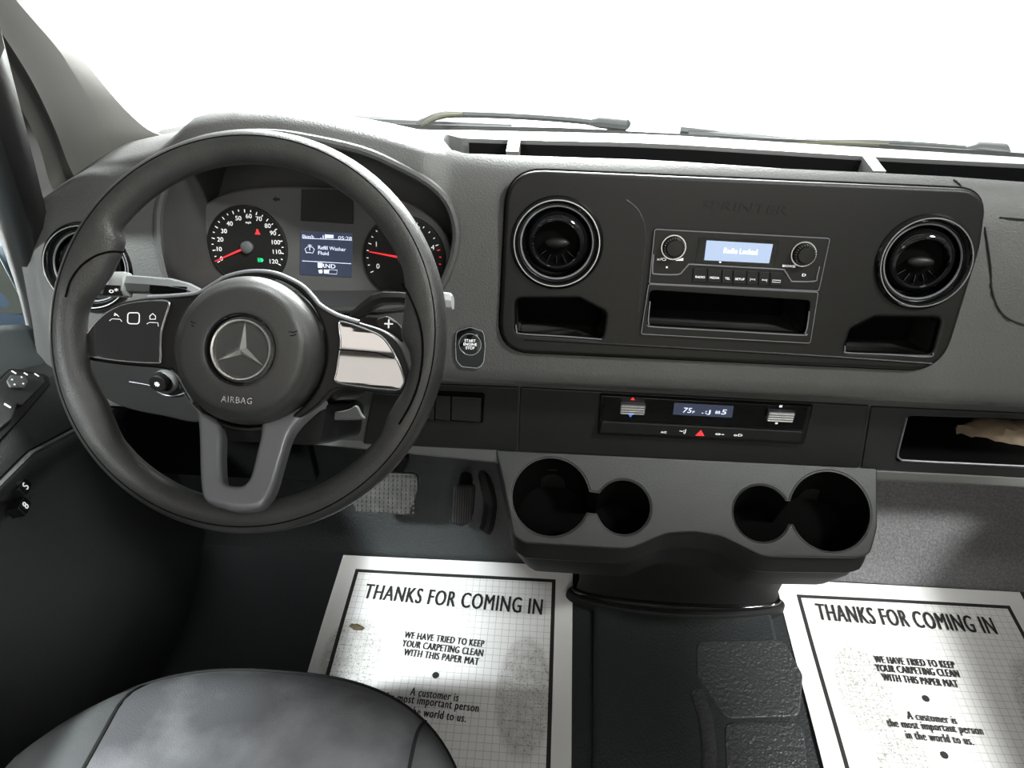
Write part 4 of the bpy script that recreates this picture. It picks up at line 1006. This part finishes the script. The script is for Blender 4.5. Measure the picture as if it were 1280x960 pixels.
paper(-.402, .866, .462, .572, 0, 'white printed paper mat on the driver footwell floor', pmL,
      [('THANKS FOR COMING IN', -.338, .784, .003, .771, .033, .0008), ('WE HAVE TRIED TO KEEP', -.245, .697, -.099, .689, .0135, .0005), ('YOUR CARPETING CLEAN', -.246, .680, -.099, .671, .0135, .0005), ('WITH THIS PAPER MAT', -.240, .663, -.105, .654, .0135, .0005),
       ('A customer is', -.215, .592, -.132, .587, .0140, .0004), ('the most important person', -.26, .579, -.096, .569, .0140, .0004), ('in the world to us.', -.225, .560, -.115, .553, .0140, .0004)], [(-.177, .624), (-.177, .52)], 1.3)
paper(.457, .868, .462, .572, radians(.3), 'white printed paper mat on the passenger footwell floor', pmR,
      [('THANKS FOR COMING IN', .520, .800, .836, .789, .035, .0008), ('WE HAVE TRIED TO KEEP', .597, .709, .733, .706, .0135, .0005), ('YOUR CARPETING CLEAN', .594, .693, .734, .690, .0135, .0005), ('WITH THIS PAPER MAT', .600, .676, .725, .671, .0135, .0005),
       ('A customer is', .619, .610, .697, .607, .0140, .0004), ('the most important person', .581, .593, .733, .590, .0140, .0004), ('in the world to us.', .605, .577, .710, .574, .0140, .0004)], [(.661, .642), (.655, .548)], 4.1)
mp = at(446, 784, Z=.006)
mv, mfc = ellipsoid(FR(mp, (1, -.25, 0), (.25, 1, 0)), 0, 0, 0, .014, .005, .004, 14, 8)
obj('mud_clod', ([v+Vector((random.uniform(-.0015, .0015), random.uniform(-.0015, .0015), 0)) for v in mv], mfc), M['mud'], label='small brown clod of dried mud on the driver paper mat', cat='mud')

# ================================================================ SEATS
def seat(xc, lab, ymax=.437, full=True):
    t = thing('seat', (xc, .12, 0), lab, 'seat')
    ztop = .42; W_ = .268; y0 = .13; D = ymax-y0
    def surf(u, v):
        # u -1..1 across, v 0..1 from the rear to the front edge
        yf = y0+D*max(0, 1-abs(u)**2.6)**(1/3.0)
        x = xc+u*W_; y = -.12+(yf+.12)*v
        d = min((1-abs(u))*W_*1.0, (yf-y)*.8)
        z = ztop+.010*sstep(.5, .8, abs(u))*sstep(.25, .1, y)-.055*max(0, 1-d/.05)**2.2-.02*sstep(.12, .42, y)
        return Vector((x, y, z))
    def patch(u0, u1, n):
        secs = []
        vs_ = [0, .1, .2, .3, .4, .5, .6, .68, .74, .79, .83, .86, .89, .915, .94, .96, .98, .992, 1.0]
        us_ = []
        for i in range(n+1):
            t = i/n
            if u1 >= 1: t = sin(t*pi/2)
            elif u0 <= -1: t = 1-cos(t*pi/2)
            us_.append(u0+(u1-u0)*t)
        for v in vs_:
            top = [surf(u, v) for u in us_]
            for k in (0, n):
                if abs(us_[k]) < .95: top[k] = top[k]-Vector((0, 0, .004))
            secs.append(top+[top[-1]*1-Vector((0, 0, .10)), top[0]-Vector((0, 0, .10))])
        return loft(secs)
    obj('cushion_centre', patch(-.57, .70, 24), M['seat'], t)
    obj('cushion_bolster', patch(-1.0, -.572, 14), M['seatside'], t); obj('cushion_bolster', patch(.702, 1.0, 12), M['seatside'], t)
    for u in (-.571, .701):
        obj('seam_piping', tube([surf(u, v)-Vector((0, 0, .003)) for v in [i/30 for i in range(31)]], .0022, 6), M['seam'], t)
    obj('front_seam', tube([surf(-.99+1.98*i/60, .985)+Vector((0, .001, .001)) for i in range(61)], .0016, 6), M['seam'], t)
    obj('seat_base', loft([[(xc-.2, -.1, z), (xc+.2, -.1, z), (xc+.2, .3, z), (xc-.2, .3, z)] for z in (0.0, .345)]), M['matte'], t)
    obj('backrest', loft([[(xc+dx*w_, -.16+dy*.05-k*.10, .40+k*.62) for dx, dy in ((-1, 0), (-.9, .8), (-.5, 1), (.5, 1), (.9, .8), (1, 0), (.9, -1), (-.9, -1))] for k, w_ in ((0, .25), (.1, .26), (.5, .26), (.9, .23), (1.0, .18))]), M['seatside'], t)
    return t
seat(-.318, 'grey fabric driver seat cushion with stained centre in the foreground below the wheel')

# ================================================================ WIPERS (outside the glass)
def wiper(lab, blade, arm, hosep, pivot):
    t = thing('windscreen_wiper', pivot, lab, 'wiper', 'windscreen wipers outside the glass')
    obj('blade', tube(blade, .0085, 8, flat=.8), M['wiper'], t)
    obj('arm', tube(smooth(arm, 4, False), .0055, 8), M['wiper'], t)
    obj('washer_hose', tube(smooth(hosep, 4, False), .003, 6), M['olive'], t)
    p = Vector(pivot)
    obj('pivot_cap', tube([p+Vector((-.035, 0, .004)), p+Vector((-.02, 0, .006)), p+Vector((.02, 0, .003)), p+Vector((.024, 0, 0))], [.006, .013, .014, .009], 10, flat=.7), M['wiper'], t)
    obj('pivot_post', tube([p+Vector((.0, 0, 0)), p+Vector((0, 0, -.03))], .007, 8), M['wiper'], t)
YW = 1.06
wiper('black windscreen wiper outside the glass above the steering wheel', [at(402, 150, Y=YW), at(440, 150, Y=YW), at(520, 153, Y=YW), at(640, 158, Y=YW)],
      [at(520, 158, Y=YW-.005), at(535, 150, Y=YW-.008), at(552, 144, Y=YW-.01), at(580, 142.5, Y=YW-.01), at(650, 145, Y=YW-.005), at(720, 150, Y=YW), at(765, 156, Y=YW)],
      [at(524, 158, Y=YW-.012), at(548, 145.5, Y=YW-.015), at(578, 143, Y=YW-.015)], at(765, 157, Y=YW))
wiper('black windscreen wiper outside the glass above the passenger side', [at(850, 161, Y=YW), at(880, 164, Y=YW), at(985, 178, Y=YW), at(1090, 187, Y=YW)],
      [at(860, 166, Y=YW-.005), at(900, 169, Y=YW-.006), at(1000, 178, Y=YW-.008), at(1085, 179, Y=YW-.006), at(1150, 182, Y=YW), at(1235, 189, Y=YW)],
      [at(985, 178, Y=YW-.012), at(1040, 178.5, Y=YW-.014), at(1110, 181, Y=YW-.012)], at(1236, 190, Y=YW))
